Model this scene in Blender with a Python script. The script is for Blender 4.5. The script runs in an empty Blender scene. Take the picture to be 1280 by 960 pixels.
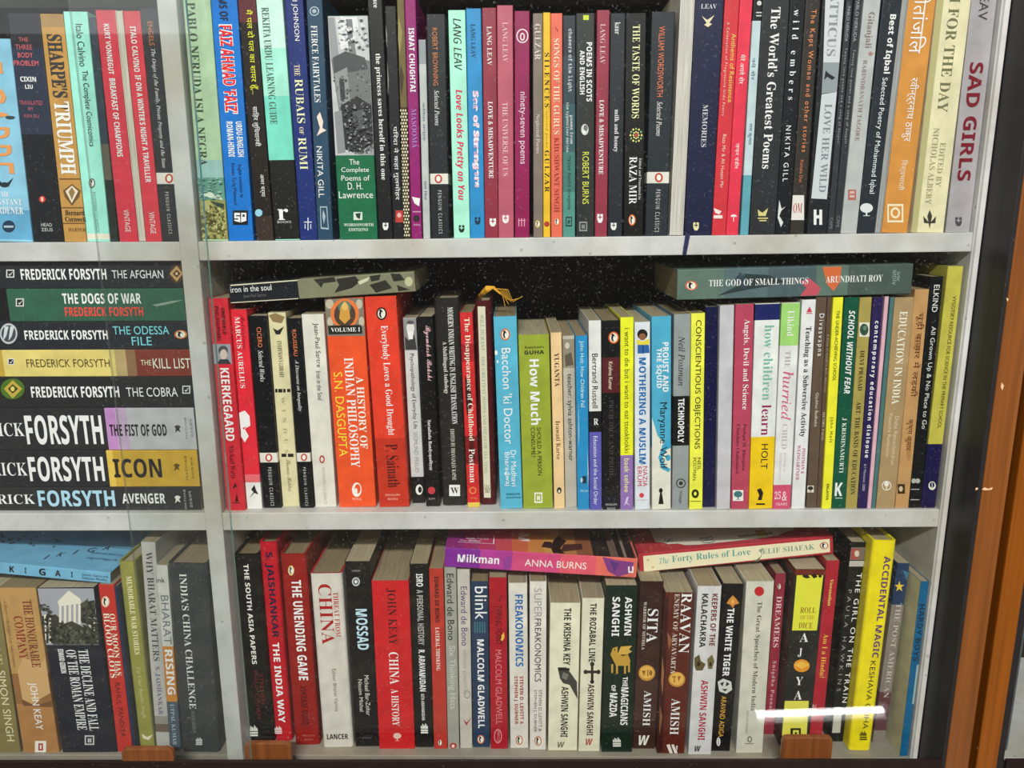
import bpy, math, random
from mathutils import Vector, Matrix
random.seed(7)
SC = bpy.context.scene
COL = SC.collection
# ------------------------------------------------------------------ camera
CZ = 1.35                      # eye height
F, CX, CY = 961.0, 640.0, 480.0
YAW, PITCH, ROLL = [math.radians(a) for a in (0.169, 12.239, -0.2)]
_cy, _sy, _cp, _sp, _cr, _sr = math.cos(YAW), math.sin(YAW), math.cos(PITCH), math.sin(PITCH), math.cos(ROLL), math.sin(ROLL)
FW = Vector((-_sy*_cp, _cy*_cp, -_sp)); RT0 = Vector((_cy, _sy, 0)); UP0 = RT0.cross(FW)
RT = RT0*_cr + UP0*_sr; UP = -RT0*_sr + UP0*_cr
EYE = Vector((0, -0.75, CZ))
cd = bpy.data.cameras.new('camera'); cam = bpy.data.objects.new('camera', cd); COL.objects.link(cam)
cd.sensor_fit = 'HORIZONTAL'; cd.sensor_width = 36; cd.lens = 36*F/1280; cd.clip_start = 0.02
M3 = Matrix((RT, UP, -FW)).transposed().to_4x4(); M3.translation = EYE
cam.matrix_world = M3
SC.camera = cam
# ------------------------------------------------------------------ world, lights, exposure
w = bpy.data.worlds.new('world'); SC.world = w; w.use_nodes = True
w.node_tree.nodes['Background'].inputs[0].default_value = (0.86, 0.93, 1.0, 1)
w.node_tree.nodes['Background'].inputs[1].default_value = 0.34
SC.view_settings.view_transform = 'Standard'; SC.view_settings.look = 'None'
SC.view_settings.exposure = 0.07; SC.view_settings.gamma = 1.0; SC.view_settings.use_curve_mapping = False
try: SC.cycles.transparent_max_bounces = 24
except Exception: pass
def area_light(name, loc, target, sx, sy, power, col=(1, 0.97, 0.92)):
    l = bpy.data.lights.new(name, 'AREA'); l.shape = 'RECTANGLE'; l.size = sx; l.size_y = sy; l.energy = power; l.color = col
    o = bpy.data.objects.new(name, l); COL.objects.link(o); o.location = loc
    o.rotation_euler = (Vector(target)-Vector(loc)).to_track_quat('-Z', 'Y').to_euler()
    return o
area_light('ceiling_tube_glow', (-0.25, -2.9, 3.12), (0, 0, 0.95), 1.3, 0.12, 124)
area_light('ceiling_panel_glow', (0.6, -3.3, 3.2), (0.1, 0, 0.8), 1.2, 0.6, 34)

def ray(px, py): return RT*((px-CX)/F) - UP*((py-CY)/F) + FW
def onY(px, py, Y):                     # point on the upright plane at depth Y behind the shelf fronts
    d = ray(px, py); return EYE + d*((Y-EYE.y)/d.y)
def onZ(px, py, Z):
    d = ray(px, py); return EYE + d*((Z-EYE.z)/d.z)
# ------------------------------------------------------------------ materials
G = 1.20; VEIL = 0.010
def lin(h, raw=False):
    h = h.lstrip('#'); c = []
    for i in (0, 2, 4):
        v = int(h[i:i+2], 16)/255; v = v/12.92 if v <= .04045 else ((v+.055)/1.055)**2.4
        c.append(v if raw else min(.9, max(.003, v*G-VEIL)))
    return tuple(c)+(1,)
MATS = {}
def nd(nt, t, **kw):
    n = nt.nodes.new(t)
    for k, v in kw.items(): setattr(n, k, v)
    return n
def mat(h, kind='cover'):
    key = (h, kind)
    if key in MATS: return MATS[key]
    m = bpy.data.materials.new(kind+'_'+h); MATS[key] = m; m.use_nodes = True
    nt = m.node_tree; p = nt.nodes['Principled BSDF']; c = lin(h)
    p.inputs['Base Color'].default_value = c
    rough = dict(cover=.42, ink=.5, pages=.85, laminate=.5, wood=.32, metal=.45, dark=.6, cloth=.8).get(kind, .5)
    p.inputs['Roughness'].default_value = rough
    if kind in ('ink',): p.inputs['Specular IOR Level'].default_value = .3; return m
    if kind in ('cover', 'metal', 'dark'): p.inputs['Specular IOR Level'].default_value = .25
    tc = nd(nt, 'ShaderNodeTexCoord')
    if kind in ('cover', 'dark', 'metal', 'cloth'):
        # handled paper: slight mottling and a few pale scuffs
        n1 = nd(nt, 'ShaderNodeTexNoise'); n1.inputs['Scale'].default_value = 55; n1.inputs['Detail'].default_value = 5
        n2 = nd(nt, 'ShaderNodeTexNoise'); n2.inputs['Scale'].default_value = 330; n2.inputs['Detail'].default_value = 3
        r1 = nd(nt, 'ShaderNodeMapRange'); r1.inputs['From Min'].default_value = .3; r1.inputs['From Max'].default_value = .7; r1.inputs['To Min'].default_value = .86; r1.inputs['To Max'].default_value = 1.12
        mx = nd(nt, 'ShaderNodeVectorMath', operation='SCALE'); mx.inputs[0].default_value = c[:3]
        r2 = nd(nt, 'ShaderNodeMapRange'); r2.inputs['From Min'].default_value = .68; r2.inputs['From Max'].default_value = .8; r2.inputs['To Max'].default_value = .22
        sc = nd(nt, 'ShaderNodeMix', data_type='RGBA'); sc.inputs['B'].default_value = (.45, .43, .4, 1)
        L = nt.links.new
        L(tc.outputs['Object'], n1.inputs['Vector']); L(tc.outputs['Object'], n2.inputs['Vector'])
        L(n1.outputs['Fac'], r1.inputs['Value']); L(r1.outputs['Result'], mx.inputs['Scale'])
        L(n2.outputs['Fac'], r2.inputs['Value']); L(r2.outputs['Result'], sc.inputs['Factor'])
        L(mx.outputs['Vector'], sc.inputs['A']); L(sc.outputs['Result'], p.inputs['Base Color'])
    elif kind == 'pages':
        mp = nd(nt, 'ShaderNodeMapping'); mp.inputs['Scale'].default_value = (1400, 18, 18)
        n1 = nd(nt, 'ShaderNodeTexNoise'); n1.inputs['Scale'].default_value = 1; n1.inputs['Detail'].default_value = 2
        rp = nd(nt, 'ShaderNodeMapRange'); rp.inputs['From Min'].default_value = .3; rp.inputs['From Max'].default_value = .7; rp.inputs['To Min'].default_value = .62; rp.inputs['To Max'].default_value = 1.1
        mx = nd(nt, 'ShaderNodeVectorMath', operation='SCALE'); mx.inputs[0].default_value = c[:3]
        L = nt.links.new
        L(tc.outputs['Object'], mp.inputs['Vector']); L(mp.outputs['Vector'], n1.inputs['Vector']); L(n1.outputs['Fac'], rp.inputs['Value'])
        L(rp.outputs['Result'], mx.inputs['Scale']); L(mx.outputs['Vector'], p.inputs['Base Color'])
    elif kind == 'laminate':
        n1 = nd(nt, 'ShaderNodeTexNoise'); n1.inputs['Scale'].default_value = 26; n1.inputs['Detail'].default_value = 8; n1.inputs['Roughness'].default_value = .65
        n2 = nd(nt, 'ShaderNodeTexNoise'); n2.inputs['Scale'].default_value = 9; n2.inputs['Detail'].default_value = 6
        n3 = nd(nt, 'ShaderNodeTexVoronoi'); n3.inputs['Scale'].default_value = 55
        r1 = nd(nt, 'ShaderNodeMapRange'); r1.inputs['From Min'].default_value = .3; r1.inputs['From Max'].default_value = .7; r1.inputs['To Min'].default_value = .80; r1.inputs['To Max'].default_value = 1.1
        mx = nd(nt, 'ShaderNodeVectorMath', operation='SCALE'); mx.inputs[0].default_value = c[:3]
        r2 = nd(nt, 'ShaderNodeMapRange'); r2.inputs['From Min'].default_value = .47; r2.inputs['From Max'].default_value = .72; r2.inputs['To Max'].default_value = .5
        s1 = nd(nt, 'ShaderNodeMix', data_type='RGBA'); s1.inputs['B'].default_value = (.40, .32, .19, 1)
        r3 = nd(nt, 'ShaderNodeMapRange'); r3.inputs['From Min'].default_value = .05; r3.inputs['From Max'].default_value = .11; r3.inputs['To Min'].default_value = .5; r3.inputs['To Max'].default_value = 0
        s2 = nd(nt, 'ShaderNodeMix', data_type='RGBA'); s2.inputs['B'].default_value = (.18, .16, .13, 1)
        L = nt.links.new
        for n in (n1, n2, n3): L(tc.outputs['Object'], n.inputs['Vector'])
        L(n1.outputs['Fac'], r1.inputs['Value']); L(r1.outputs['Result'], mx.inputs['Scale']); L(n2.outputs['Fac'], r2.inputs['Value'])
        L(r2.outputs['Result'], s1.inputs['Factor']); L(mx.outputs['Vector'], s1.inputs['A'])
        L(n3.outputs['Distance'], r3.inputs['Value']); L(r3.outputs['Result'], s2.inputs['Factor']); L(s1.outputs['Result'], s2.inputs['A'])
        L(s2.outputs['Result'], p.inputs['Base Color'])
    elif kind == 'wood':
        mp = nd(nt, 'ShaderNodeMapping'); mp.inputs['Scale'].default_value = (160, 160, 4)
        n1 = nd(nt, 'ShaderNodeTexNoise'); n1.inputs['Scale'].default_value = 1; n1.inputs['Detail'].default_value = 4
        rp = nd(nt, 'ShaderNodeMapRange'); rp.inputs['From Min'].default_value = .3; rp.inputs['From Max'].default_value = .7; rp.inputs['To Min'].default_value = .72; rp.inputs['To Max'].default_value = 1.2
        mx = nd(nt, 'ShaderNodeVectorMath', operation='SCALE'); mx.inputs[0].default_value = c[:3]
        n2 = nd(nt, 'ShaderNodeTexNoise'); n2.inputs['Scale'].default_value = 70; n2.inputs['Detail'].default_value = 2
        r2 = nd(nt, 'ShaderNodeMapRange'); r2.inputs['From Min'].default_value = .75; r2.inputs['From Max'].default_value = .78; r2.inputs['To Max'].default_value = .8
        sc = nd(nt, 'ShaderNodeMix', data_type='RGBA'); sc.inputs['B'].default_value = (.75, .5, .3, 1)
        L = nt.links.new
        L(tc.outputs['Object'], mp.inputs['Vector']); L(mp.outputs['Vector'], n1.inputs['Vector']); L(n1.outputs['Fac'], rp.inputs['Value'])
        L(rp.outputs['Result'], mx.inputs['Scale']); L(tc.outputs['Object'], n2.inputs['Vector']); L(n2.outputs['Fac'], r2.inputs['Value'])
        L(r2.outputs['Result'], sc.inputs['Factor']); L(mx.outputs['Vector'], sc.inputs['A']); L(sc.outputs['Result'], p.inputs['Base Color'])
    return m
def glass_mat(name, dust):
    m = bpy.data.materials.new(name); m.use_nodes = True; nt = m.node_tree; nt.nodes.clear(); L = nt.links.new
    out = nd(nt, 'ShaderNodeOutputMaterial'); lw = nd(nt, 'ShaderNodeLayerWeight'); lw.inputs['Blend'].default_value = .5
    pw = nd(nt, 'ShaderNodeMath', operation='POWER'); pw.inputs[1].default_value = 5
    ma = nd(nt, 'ShaderNodeMath', operation='MULTIPLY_ADD'); ma.inputs[1].default_value = .96; ma.inputs[2].default_value = .042
    tr = nd(nt, 'ShaderNodeBsdfTransparent'); tr.inputs[0].default_value = (.975, .985, .978, 1)
    gl = nd(nt, 'ShaderNodeBsdfGlossy'); gl.inputs['Roughness'].default_value = 0.015
    mx = nd(nt, 'ShaderNodeMixShader'); df = nd(nt, 'ShaderNodeBsdfDiffuse'); df.inputs[0].default_value = (.7, .7, .68, 1)
    tc = nd(nt, 'ShaderNodeTexCoord'); n1 = nd(nt, 'ShaderNodeTexNoise'); n1.inputs['Scale'].default_value = 420; n1.inputs['Detail'].default_value = 2
    r1 = nd(nt, 'ShaderNodeMapRange'); r1.inputs['From Min'].default_value = .66; r1.inputs['From Max'].default_value = .76; r1.inputs['To Min'].default_value = dust; r1.inputs['To Max'].default_value = .10
    m2 = nd(nt, 'ShaderNodeMixShader')
    L(lw.outputs['Facing'], pw.inputs[0]); L(pw.outputs[0], ma.inputs[0]); L(ma.outputs[0], mx.inputs[0]); L(tr.outputs[0], mx.inputs[1]); L(gl.outputs[0], mx.inputs[2])
    L(tc.outputs['Object'], n1.inputs['Vector']); L(n1.outputs['Fac'], r1.inputs['Value']); L(r1.outputs['Result'], m2.inputs[0])
    L(mx.outputs[0], m2.inputs[1]); L(df.outputs[0], m2.inputs[2]); L(m2.outputs[0], out.inputs[0])
    return m
def emit_mat(name, col, s):
    m = bpy.data.materials.new(name); m.use_nodes = True; nt = m.node_tree; nt.nodes.clear()
    e = nd(nt, 'ShaderNodeEmission'); e.inputs[0].default_value = col; e.inputs[1].default_value = s
    o = nd(nt, 'ShaderNodeOutputMaterial'); nt.links.new(e.outputs[0], o.inputs[0]); return m
# ------------------------------------------------------------------ mesh helpers
class MB:
    def __init__(s): s.v = []; s.f = []; s.m = []; s.mats = []
    def mi(s, m):
        if m not in s.mats: s.mats.append(m)
        return s.mats.index(m)
    def face(s, pts, m):
        n = len(s.v); s.v += [tuple(p) for p in pts]; s.f.append(tuple(range(n, n+len(pts)))); s.m.append(s.mi(m))
    def box(s, x0, x1, y0, y1, z0, z1, m, bev=0):
        n = len(s.v); s.v += [(x, y, z) for z in (z0, z1) for y in (y0, y1) for x in (x0, x1)]
        for q in ((0, 2, 3, 1), (4, 5, 7, 6), (0, 1, 5, 4), (2, 6, 7, 3), (0, 4, 6, 2), (1, 3, 7, 5)):
            s.f.append(tuple(n+i for i in q)); s.m.append(s.mi(m))
    def prism(s, prof, zs, mats, caps=True):       # prof: xy outline, zs: levels, mats: one per level gap
        k = len(prof); n = len(s.v)
        for z in zs: s.v += [(x, y, z) for x, y in prof]
        for j in range(len(zs)-1):
            for i in range(k):
                a, b = n+j*k+i, n+j*k+(i+1) % k
                s.f.append((a, b, b+k, a+k)); s.m.append(s.mi(mats[j]))
        if caps:
            s.f.append(tuple(n+i for i in reversed(range(k)))); s.m.append(s.mi(mats[0]))
            e = n+(len(zs)-1)*k; s.f.append(tuple(e+i for i in range(k))); s.m.append(s.mi(mats[-1]))
    def tube(s, pts, r, m, n=8):
        pts = [Vector(p) for p in pts]; base = len(s.v)
        for i, p in enumerate(pts):
            d = (pts[min(i+1, len(pts)-1)]-pts[max(i-1, 0)]).normalized()
            a = d.cross(Vector((.31, .2, .93))).normalized(); b = d.cross(a); rr = r[i] if isinstance(r, (list, tuple)) else r
            s.v += [tuple(p+a*rr*math.cos(2*math.pi*k/n)+b*rr*math.sin(2*math.pi*k/n)) for k in range(n)]
        for i in range(len(pts)-1):
            for k in range(n):
                a = base+i*n+k; b = base+i*n+(k+1) % n
                s.f.append((a, b, b+n, a+n)); s.m.append(s.mi(m))
        s.f.append(tuple(base+k for k in reversed(range(n)))); s.m.append(s.mi(m))
        e = base+(len(pts)-1)*n; s.f.append(tuple(e+k for k in range(n))); s.m.append(s.mi(m))
    def build(s, name, parent=None, loc=None, bevel=0):
        me = bpy.data.meshes.new(name); me.from_pydata(s.v, [], s.f)
        for m in s.mats: me.materials.append(m)
        me.polygons.foreach_set('material_index', s.m); me.update()
        o = bpy.data.objects.new(name, me); COL.objects.link(o)
        if parent: o.parent = parent
        if loc: o.location = loc
        if bevel:
            b = o.modifiers.new('bevel', 'BEVEL'); b.width = bevel; b.segments = 2; b.limit_method = 'ANGLE'
        return o
def empty(name, loc=(0, 0, 0), label=None, cat=None, group=None):
    o = bpy.data.objects.new(name, None); COL.objects.link(o); o.location = loc; o.empty_display_size = .02
    if label: o['label'] = label
    if cat: o['category'] = cat
    if group: o['group'] = group
    return o
def ellipse(cx, cy, rx, ry, n=20, a0=0, a1=2*math.pi):
    full = abs(a1-a0) > 6.28; k = n if full else n+1
    return [(cx+rx*math.cos(a0+(a1-a0)*i/n), cy+ry*math.sin(a0+(a1-a0)*i/n)) for i in range(k)]
# lettering: fonts built into Blender, other cuts through its mathematical alphabets
FT = {'B': (0x1D5D4, 0x1D5EE, 0x1D7EC), 'R': (0x1D400, 0x1D41A, 0x1D7CE), 'RB': (0x1D400, 0x1D41A, 0x1D7CE), 'RH': (0x1D400, 0x1D41A, 0x1D7CE), 'BO': (0x1D5D4, 0x1D5EE, 0x1D7EC), 'I': (0x1D434, 0x1D44E, None),
      'C': (0x1D4D0, 0x1D4EA, None), 'M': (0x1D670, 0x1D68A, 0x1D7F6), 'SI': (0x1D608, 0x1D622, None), 'BI': (0x1D63C, 0x1D656, None), 'T': None, 'S': None}
def style(t, f):
    if not FT.get(f): return t
    U, l, D = FT[f]; o = ''
    for c in t:
        if 'A' <= c <= 'Z': o += chr(U+ord(c)-65)
        elif 'a' <= c <= 'z': o += '\u210e' if (f == 'I' and c == 'h') else chr(l+ord(c)-97)
        elif '0' <= c <= '9' and D: o += chr(D+ord(c)-48)
        else: o += c
    return o
_fc = bpy.data.curves.new('lettering', 'FONT'); _fo = bpy.data.objects.new('lettering', _fc); COL.objects.link(_fo)
_fc.resolution_u = 3
OFF = {'R': -.006, 'T': -.003, 'BO': .045, 'B': .006, 'RH': .012}
TXC = {}
def text_mesh(t, f, sp=1.02):        # outline fitted to the unit square, with its natural width / height
    k = (t, f, sp)
    if k in TXC: return TXC[k]
    _fc.body = style(t, f); _fc.offset = OFF.get(f, 0); _fc.space_character = sp
    bpy.context.view_layer.update()
    me = bpy.data.meshes.new_from_object(_fo.evaluated_get(bpy.context.evaluated_depsgraph_get()))
    v = [(q.co.x, q.co.y) for q in me.vertices]; fs = [tuple(p.vertices) for p in me.polygons]; bpy.data.meshes.remove(me)
    x0, x1 = min(q[0] for q in v), max(q[0] for q in v); y0, y1 = min(q[1] for q in v), max(q[1] for q in v)
    v = [((a-x0)/(x1-x0), (b-y0)/(y1-y0)) for a, b in v]
    TXC[k] = (v, fs, (x1-x0)/(y1-y0)); return TXC[k]
def set_text(b, it):                 # widely set words get letter spacing instead of stretched letters
    q = b['q']
    if it[0] == 'T':
        _, s, c0, c1, v0, v1, col, f, r = it
        wpx = (abs(q[1]-q[0])+abs(q[4]-q[3]))/2 if b['kind'] == 'V' else (abs(q[2]-q[1])+abs(q[5]-q[4]))/2
        asp = abs(c1-c0)/(abs(v1-v0)*wpx)
    else:
        _, s, xa, xb, ya, yb, col, f, r = it
        return text_mesh(s, f)[:2]+(1.0,)
    a0 = text_mesh(s, f)[2]; r = asp/a0; grow = 1.0
    if r > 1.05 and f != 'BO' and not (s == 'Sea of Strangers' or 'FAIZ' in s): grow = min(r, 1.3, .9/abs(v1-v0))
    r /= max(grow, 1)
    hindi = any('\u0900' <= ch <= '\u097f' for ch in s)
    t = text_mesh(s, f, round(min(2.4, 1.02+(r-1)*.8), 1)) if r > 1.3 and len(s) > 2 and not hindi and f != 'BO' else text_mesh(s, f)
    return t[:2]+(max(1.0, grow),)
# ------------------------------------------------------------------ shelf levels (right bay, left bay)
def shelf_z(row, x):
    x = max(x, -.33)
    return CZ + {1: -.0213+(x+.24)*.0083, 2: -.2986+(x+.24)*.0026, 3: -.5860-(x+.2)*.0070}[row]
# ------------------------------------------------------------------ books
ROLE = dict(t='title_lettering', a='author_lettering', p='publisher_lettering', s='subtitle_lettering', m='publisher_mark', c='spine_picture', o='spine_ornament', k='spine_panel', l='top_cover_picture')
def T(s, a, b, v0, v1, c, f='S', r='t'): return ('T', s, a, b, v0, v1, c, f, r)
def Hh(s, x0, x1, y0, y1, c, f='S', r='t'): return ('H', s, x0, x1, y0, y1, c, f, r)
def D(a, b, c): return ('D', a, b, c)
def P(r, *polys): return ('P', r, polys)
def rect(x0, y0, x1, y1): return [(x0, y0), (x1, y0), (x1, y1), (x0, y1)]
def oval(x, y, w, h, ring='d8642a', r='m'):
    return P(r, (ring, ellipse(x, y, w/2, h/2)), ('e9e2d2', ellipse(x, y, w*.36, h*.38)), ('20201f', ellipse(x-w*.04, y+h*.02, w*.2, h*.3)), ('20201f', ellipse(x-w*.1, y-h*.24, w*.12, h*.1)), ('efe9dc', ellipse(x+w*.05, y+h*.06, w*.1, h*.2)))
def ring(x, y, r, c, bg, rr=.7): return P('m', (c, ellipse(x, y, r, r)), (bg, ellipse(x, y, r*rr, r*rr)))
def disc(x, y, r, c, role='m'): return P(role, (c, ellipse(x, y, r, r)))
def tree(x, y, r, c, bg=None):
    q = [(bg, rect(x-r*1.2, y-r*1.2, x+r*1.2, y+r*1.3))] if bg else []
    return P('m', *q, (c, ellipse(x, y-r*.25, r, r*.75)), (c, rect(x-r*.12, y, x+r*.12, y+r)), (c, rect(x-r*.5, y+r*.9, x+r*.5, y+r)))
def bars(x, y, w, h, c):                # stepped flame over two bars
    q = []
    for i, k in enumerate((.55, .9, .7, 1, .6)): q.append((c, [(x-w/2+i*w/5, y+h*.05), (x-w/2+i*w/5, y+h*.05-h*.55*k), (x-w/2+(i+.8)*w/5, y+h*.05-h*.4*k), (x-w/2+(i+.92)*w/5, y+h*.05)]))
    return P('m', *q, (c, rect(x-w/2, y+h*.12, x+w/2, y+h*.28)), (c, rect(x-w/2, y+h*.34, x+w/2, y+h*.5)))
def shield(x, y, w, h, c, bg):          # rounded shield with a notch
    return P('m', (c, [(x-w/2, y-h/2), (x+w/2, y-h/2), (x+w/2, y+h*.15), (x+w*.25, y+h/2), (x-w*.25, y+h/2), (x-w/2, y+h*.15)]), (bg, rect(x-w*.08, y-h*.5, x+w*.08, y+h*.1)), (bg, rect(x-w*.32, y-h*.2, x+w*.32, y-h*.08)))
def sqr(x, y, w, h, c, bg): return P('m', (c, rect(x-w/2, y-h/2, x+w/2, y+h/2)), (bg, rect(x-w*.36, y-h*.36, x+w*.36, y+h*.36)), (c, rect(x-w*.18, y-h*.2, x-w*.02, y+h*.25)), (c, rect(x+w*.06, y-h*.2, x+w*.2, y+h*.25)), (c, rect(x-w*.18, y-h*.04, x+w*.2, y+h*.08)))
def engrave(r, quad, cols, n, s, seed=1, flat=1.0):      # scattered small flecks inside a four-cornered patch
    rg = random.Random(seed); (ax, ay), (bx, by), (cx, cy), (dx, dy) = quad; q = []
    for i in range(n):
        u, v = rg.random(), rg.random()
        x = (ax*(1-u)+bx*u)*(1-v)+(dx*(1-u)+cx*u)*v; y = (ay*(1-u)+by*u)*(1-v)+(dy*(1-u)+cy*u)*v
        k = s*(.5+rg.random()); a0 = rg.random()*6
        q.append((rg.choice(cols), [(x+k*math.cos(a0+j*1.256)*(.6+.5*rg.random()), y+k*flat*math.sin(a0+j*1.256)*(.6+.5*rg.random())) for j in range(5)]))
    return P(r, *q)
ALL = []
CUR = dict(row=1, group='', Y=None)
def V(label, xl, xr, yb, xl2, xr2, yt, col, *items, **kw):
    ALL.append(dict(kind='V', label=label, q=(xl, xr, yb, xl2, xr2, yt), col=col, items=items, row=CUR['row'], group=CUR['group'], side=CUR['side'], **kw))
def LY(label, xl, yt, yb, xr, yt2, yb2, col, *items, **kw):
    ALL.append(dict(kind='L', label=label, q=(xl, yt, yb, xr, yt2, yb2), col=col, items=items, row=CUR['row'], group=CUR['group'], side=CUR['side'], **kw))
def classic(x1, x2, y1, y2, fx, p0, p1, c='c8c8c4'):   # white band and oval of the black classics; (x1..x2) band at its middle
    ym = (y1+y2)/2
    return (D(y1, y2, 'd6d3ca'), P('m', ('b8402f', ellipse((x1+x2)/2, ym, (y2-y1)*.36, (y2-y1)*.42)), ('ece6da', ellipse((x1+x2)/2, ym, (y2-y1)*.2, (y2-y1)*.27))), T('P E N G U I N   C L A S S I C S', p0, p1, .42, .62, c, 'S', 'p'))
# ------------------------------------------------------------------ the room and the bookcases
def S(o): o['kind'] = 'structure'; return o
m = MB(); m.box(-3.9, 3.9, -4.6, .23, -.05, 0, mat('4a453e', 'laminate')); S(m.build('floor'))
m = MB(); m.box(-3.9, 3.9, .232, .33, 0, 3.3, mat('b8b4aa', 'plain')); S(m.build('wall_back'))
m = MB(); m.box(-3.9, 3.9, -4.7, -4.6, 0, 3.3, mat('3e3c3a', 'plain')); S(m.build('wall_front'))
m = MB(); m.box(-3.7, -1.95, -4.598, -4.58, 2.5, 3.15, emit_mat('added_glow_face', (.93, .97, 1, 1), 1.0)); S(m.build('added_glow_panel_1'))  # unseen glowing panel, added to mirror as pale haze in the upper left glass
m = MB()  # frame around the added glowing panel
for x0, x1, z0, z1 in ((-3.74, -3.7, 2.46, 3.19), (-1.95, -1.91, 2.46, 3.19), (-3.7, -1.95, 2.46, 2.5), (-3.7, -1.95, 3.15, 3.19)): m.box(x0, x1, -4.599, -4.56, z0, z1, mat('8a8a88', 'plain'))
S(m.build('trim_1'))
WHITE = mat('c4c4c2', 'laminate'); BLACK = mat('16161a', 'plain'); DARK = mat('2e2c2c', 'metal'); WOOD = mat('7e4c28', 'wood'); WOODG = mat('74462a', 'wood'); RAIL = mat('2a2220', 'metal')
BACKB = mat('1a1a1a', 'plain')
TRACK = mat('101012', 'plain')
GLASS = glass_mat('dusty_glass', .003); GLASSF = glass_mat('dustier_glass', .011)
EDGE = mat('7fae9f', 'plain'); EDGE.node_tree.nodes['Principled BSDF'].inputs['Roughness'].default_value = .2
case = empty('bookcase', (-.15, .1, 0), 'white shelved bookcase with dark frame, sliding glass panes and an orange brown wooden edge post', 'bookcase')
OFFS = Vector((-.15, .1, 0))
def part(mb, name, parent=case, bevel=0, label=None):
    for i, v in enumerate(mb.v): mb.v[i] = tuple(Vector(v)-OFFS)
    o = mb.build(name, parent, bevel=bevel)
    if label: o['label'] = label
    return o
DEP = .20
def sloped(x0, x1, zf, th, name, label=None, y0=0, y1=DEP, row=1):
    mb = MB(); z0, z1 = zf(x0), zf(x1)
    n = [(x0, y0, z0-th), (x1, y0, z1-th), (x1, y1, z1-th), (x0, y1, z0-th), (x0, y0, z0), (x1, y0, z1), (x1, y1, z1), (x0, y1, z0)]
    mb.v = n; mb.f = [(0, 3, 2, 1), (4, 5, 6, 7), (0, 1, 5, 4), (2, 3, 7, 6), (1, 2, 6, 5), (3, 0, 4, 7)]; mb.m = [0]*6; mb.mats = [WHITE if row != 3 else mat('8e897f', 'laminate')]
    return part(mb, name, bevel=.0008, label=label)
XL, XD0, XD1, XR0, XR1 = -.80, -.3212, -.3035, .4395, .4478
for row, th in ((1, .0182), (2, .0192), (3, .022)):
    sloped(XL, XD0, lambda x: shelf_z(row, x), th, 'shelf', row=row); sloped(XD1, XR0, lambda x: shelf_z(row, x), th, 'shelf', row=row)
for x0, x1 in ((XL, XD0), (XD1, XR0)):
    m = MB(); m.box(x0, x1, 0, DEP, CZ+.236, CZ+.255, mat('b4b8a8', 'laminate')); part(m, 'shelf', bevel=.0008)
m = MB(); m.box(XD0, XD1, -.001, DEP, .60, 1.95, WHITE); part(m, 'divider_panel', bevel=.001)
m = MB(); m.box(XR0, XR1, -.001, DEP, .60, 1.95, WHITE); part(m, 'side_panel', bevel=.001)
m = MB(); m.box(XL-.016, XL, 0, DEP, .60, 1.95, WHITE); part(m, 'side_panel', bevel=.001)
m = MB(); m.box(XL-.016, XR1, DEP, DEP+.008, .60, 1.95, BACKB); part(m, 'back_panel')
m = MB(); m.box(XL-.016, XR1+.0005, -.044, DEP, 0, .715, mat('2c2624', 'plain')); part(m, 'plinth')
m = MB(); m.box(XL, XR1, -.0445, -.0008, .7155, CZ-.6035, RAIL); m.box(XL, XR1, -.0445, -.041, CZ-.6035, CZ-.5585, RAIL); m.box(XL, XR1, -.0285, -.027, CZ-.6035, CZ-.592, RAIL); part(m, 'bottom_rail', bevel=.0006)
m = MB(); m.box(XR1+.0006, XR1+.004, -.0255, .06, .60, 1.95, TRACK); m.box(XR1-.0001, XR1+.004, -.0445, -.0258, .60, 1.95, DARK); part(m, 'frame_post', bevel=.0006, label='dark metal frame strip')
m = MB(); m.box(XR1+.0042, XR1+.0288, -.0445, .06, 0, 1.95, WOOD); part(m, 'wooden_post', bevel=.0015, label='orange brown wooden edge post')
EDGE2 = bpy.data.materials.new('pane_edge'); EDGE2.use_nodes = True
_nt = EDGE2.node_tree; _nt.nodes.clear(); _o = nd(_nt, 'ShaderNodeOutputMaterial'); _m = nd(_nt, 'ShaderNodeMixShader'); _t = nd(_nt, 'ShaderNodeBsdfTransparent'); _d = nd(_nt, 'ShaderNodeBsdfDiffuse')
_d.inputs[0].default_value = (.25, .27, .26, 1); _m.inputs[0].default_value = .45
_nt.links.new(_t.outputs[0], _m.inputs[1]); _nt.links.new(_d.outputs[0], _m.inputs[2]); _nt.links.new(_m.outputs[0], _o.inputs[0])
m = MB(); FLK = mat('d8b48c', 'ink')
for pts in ([(1219, 611), (1221, 609), (1223, 611), (1220, 613)], [(1227, 612), (1231, 609), (1235, 611), (1241, 609), (1240, 612), (1232, 613)], [(1252, 478), (1255, 482), (1253, 488), (1251, 484)], [(1258, 372), (1261, 374), (1259, 377)]):
    m.face([onY(x, y, -.0447) for x, y in pts], FLK)
part(m, 'paint_flecks', label='pale paint flecks on the wooden post')
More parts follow.
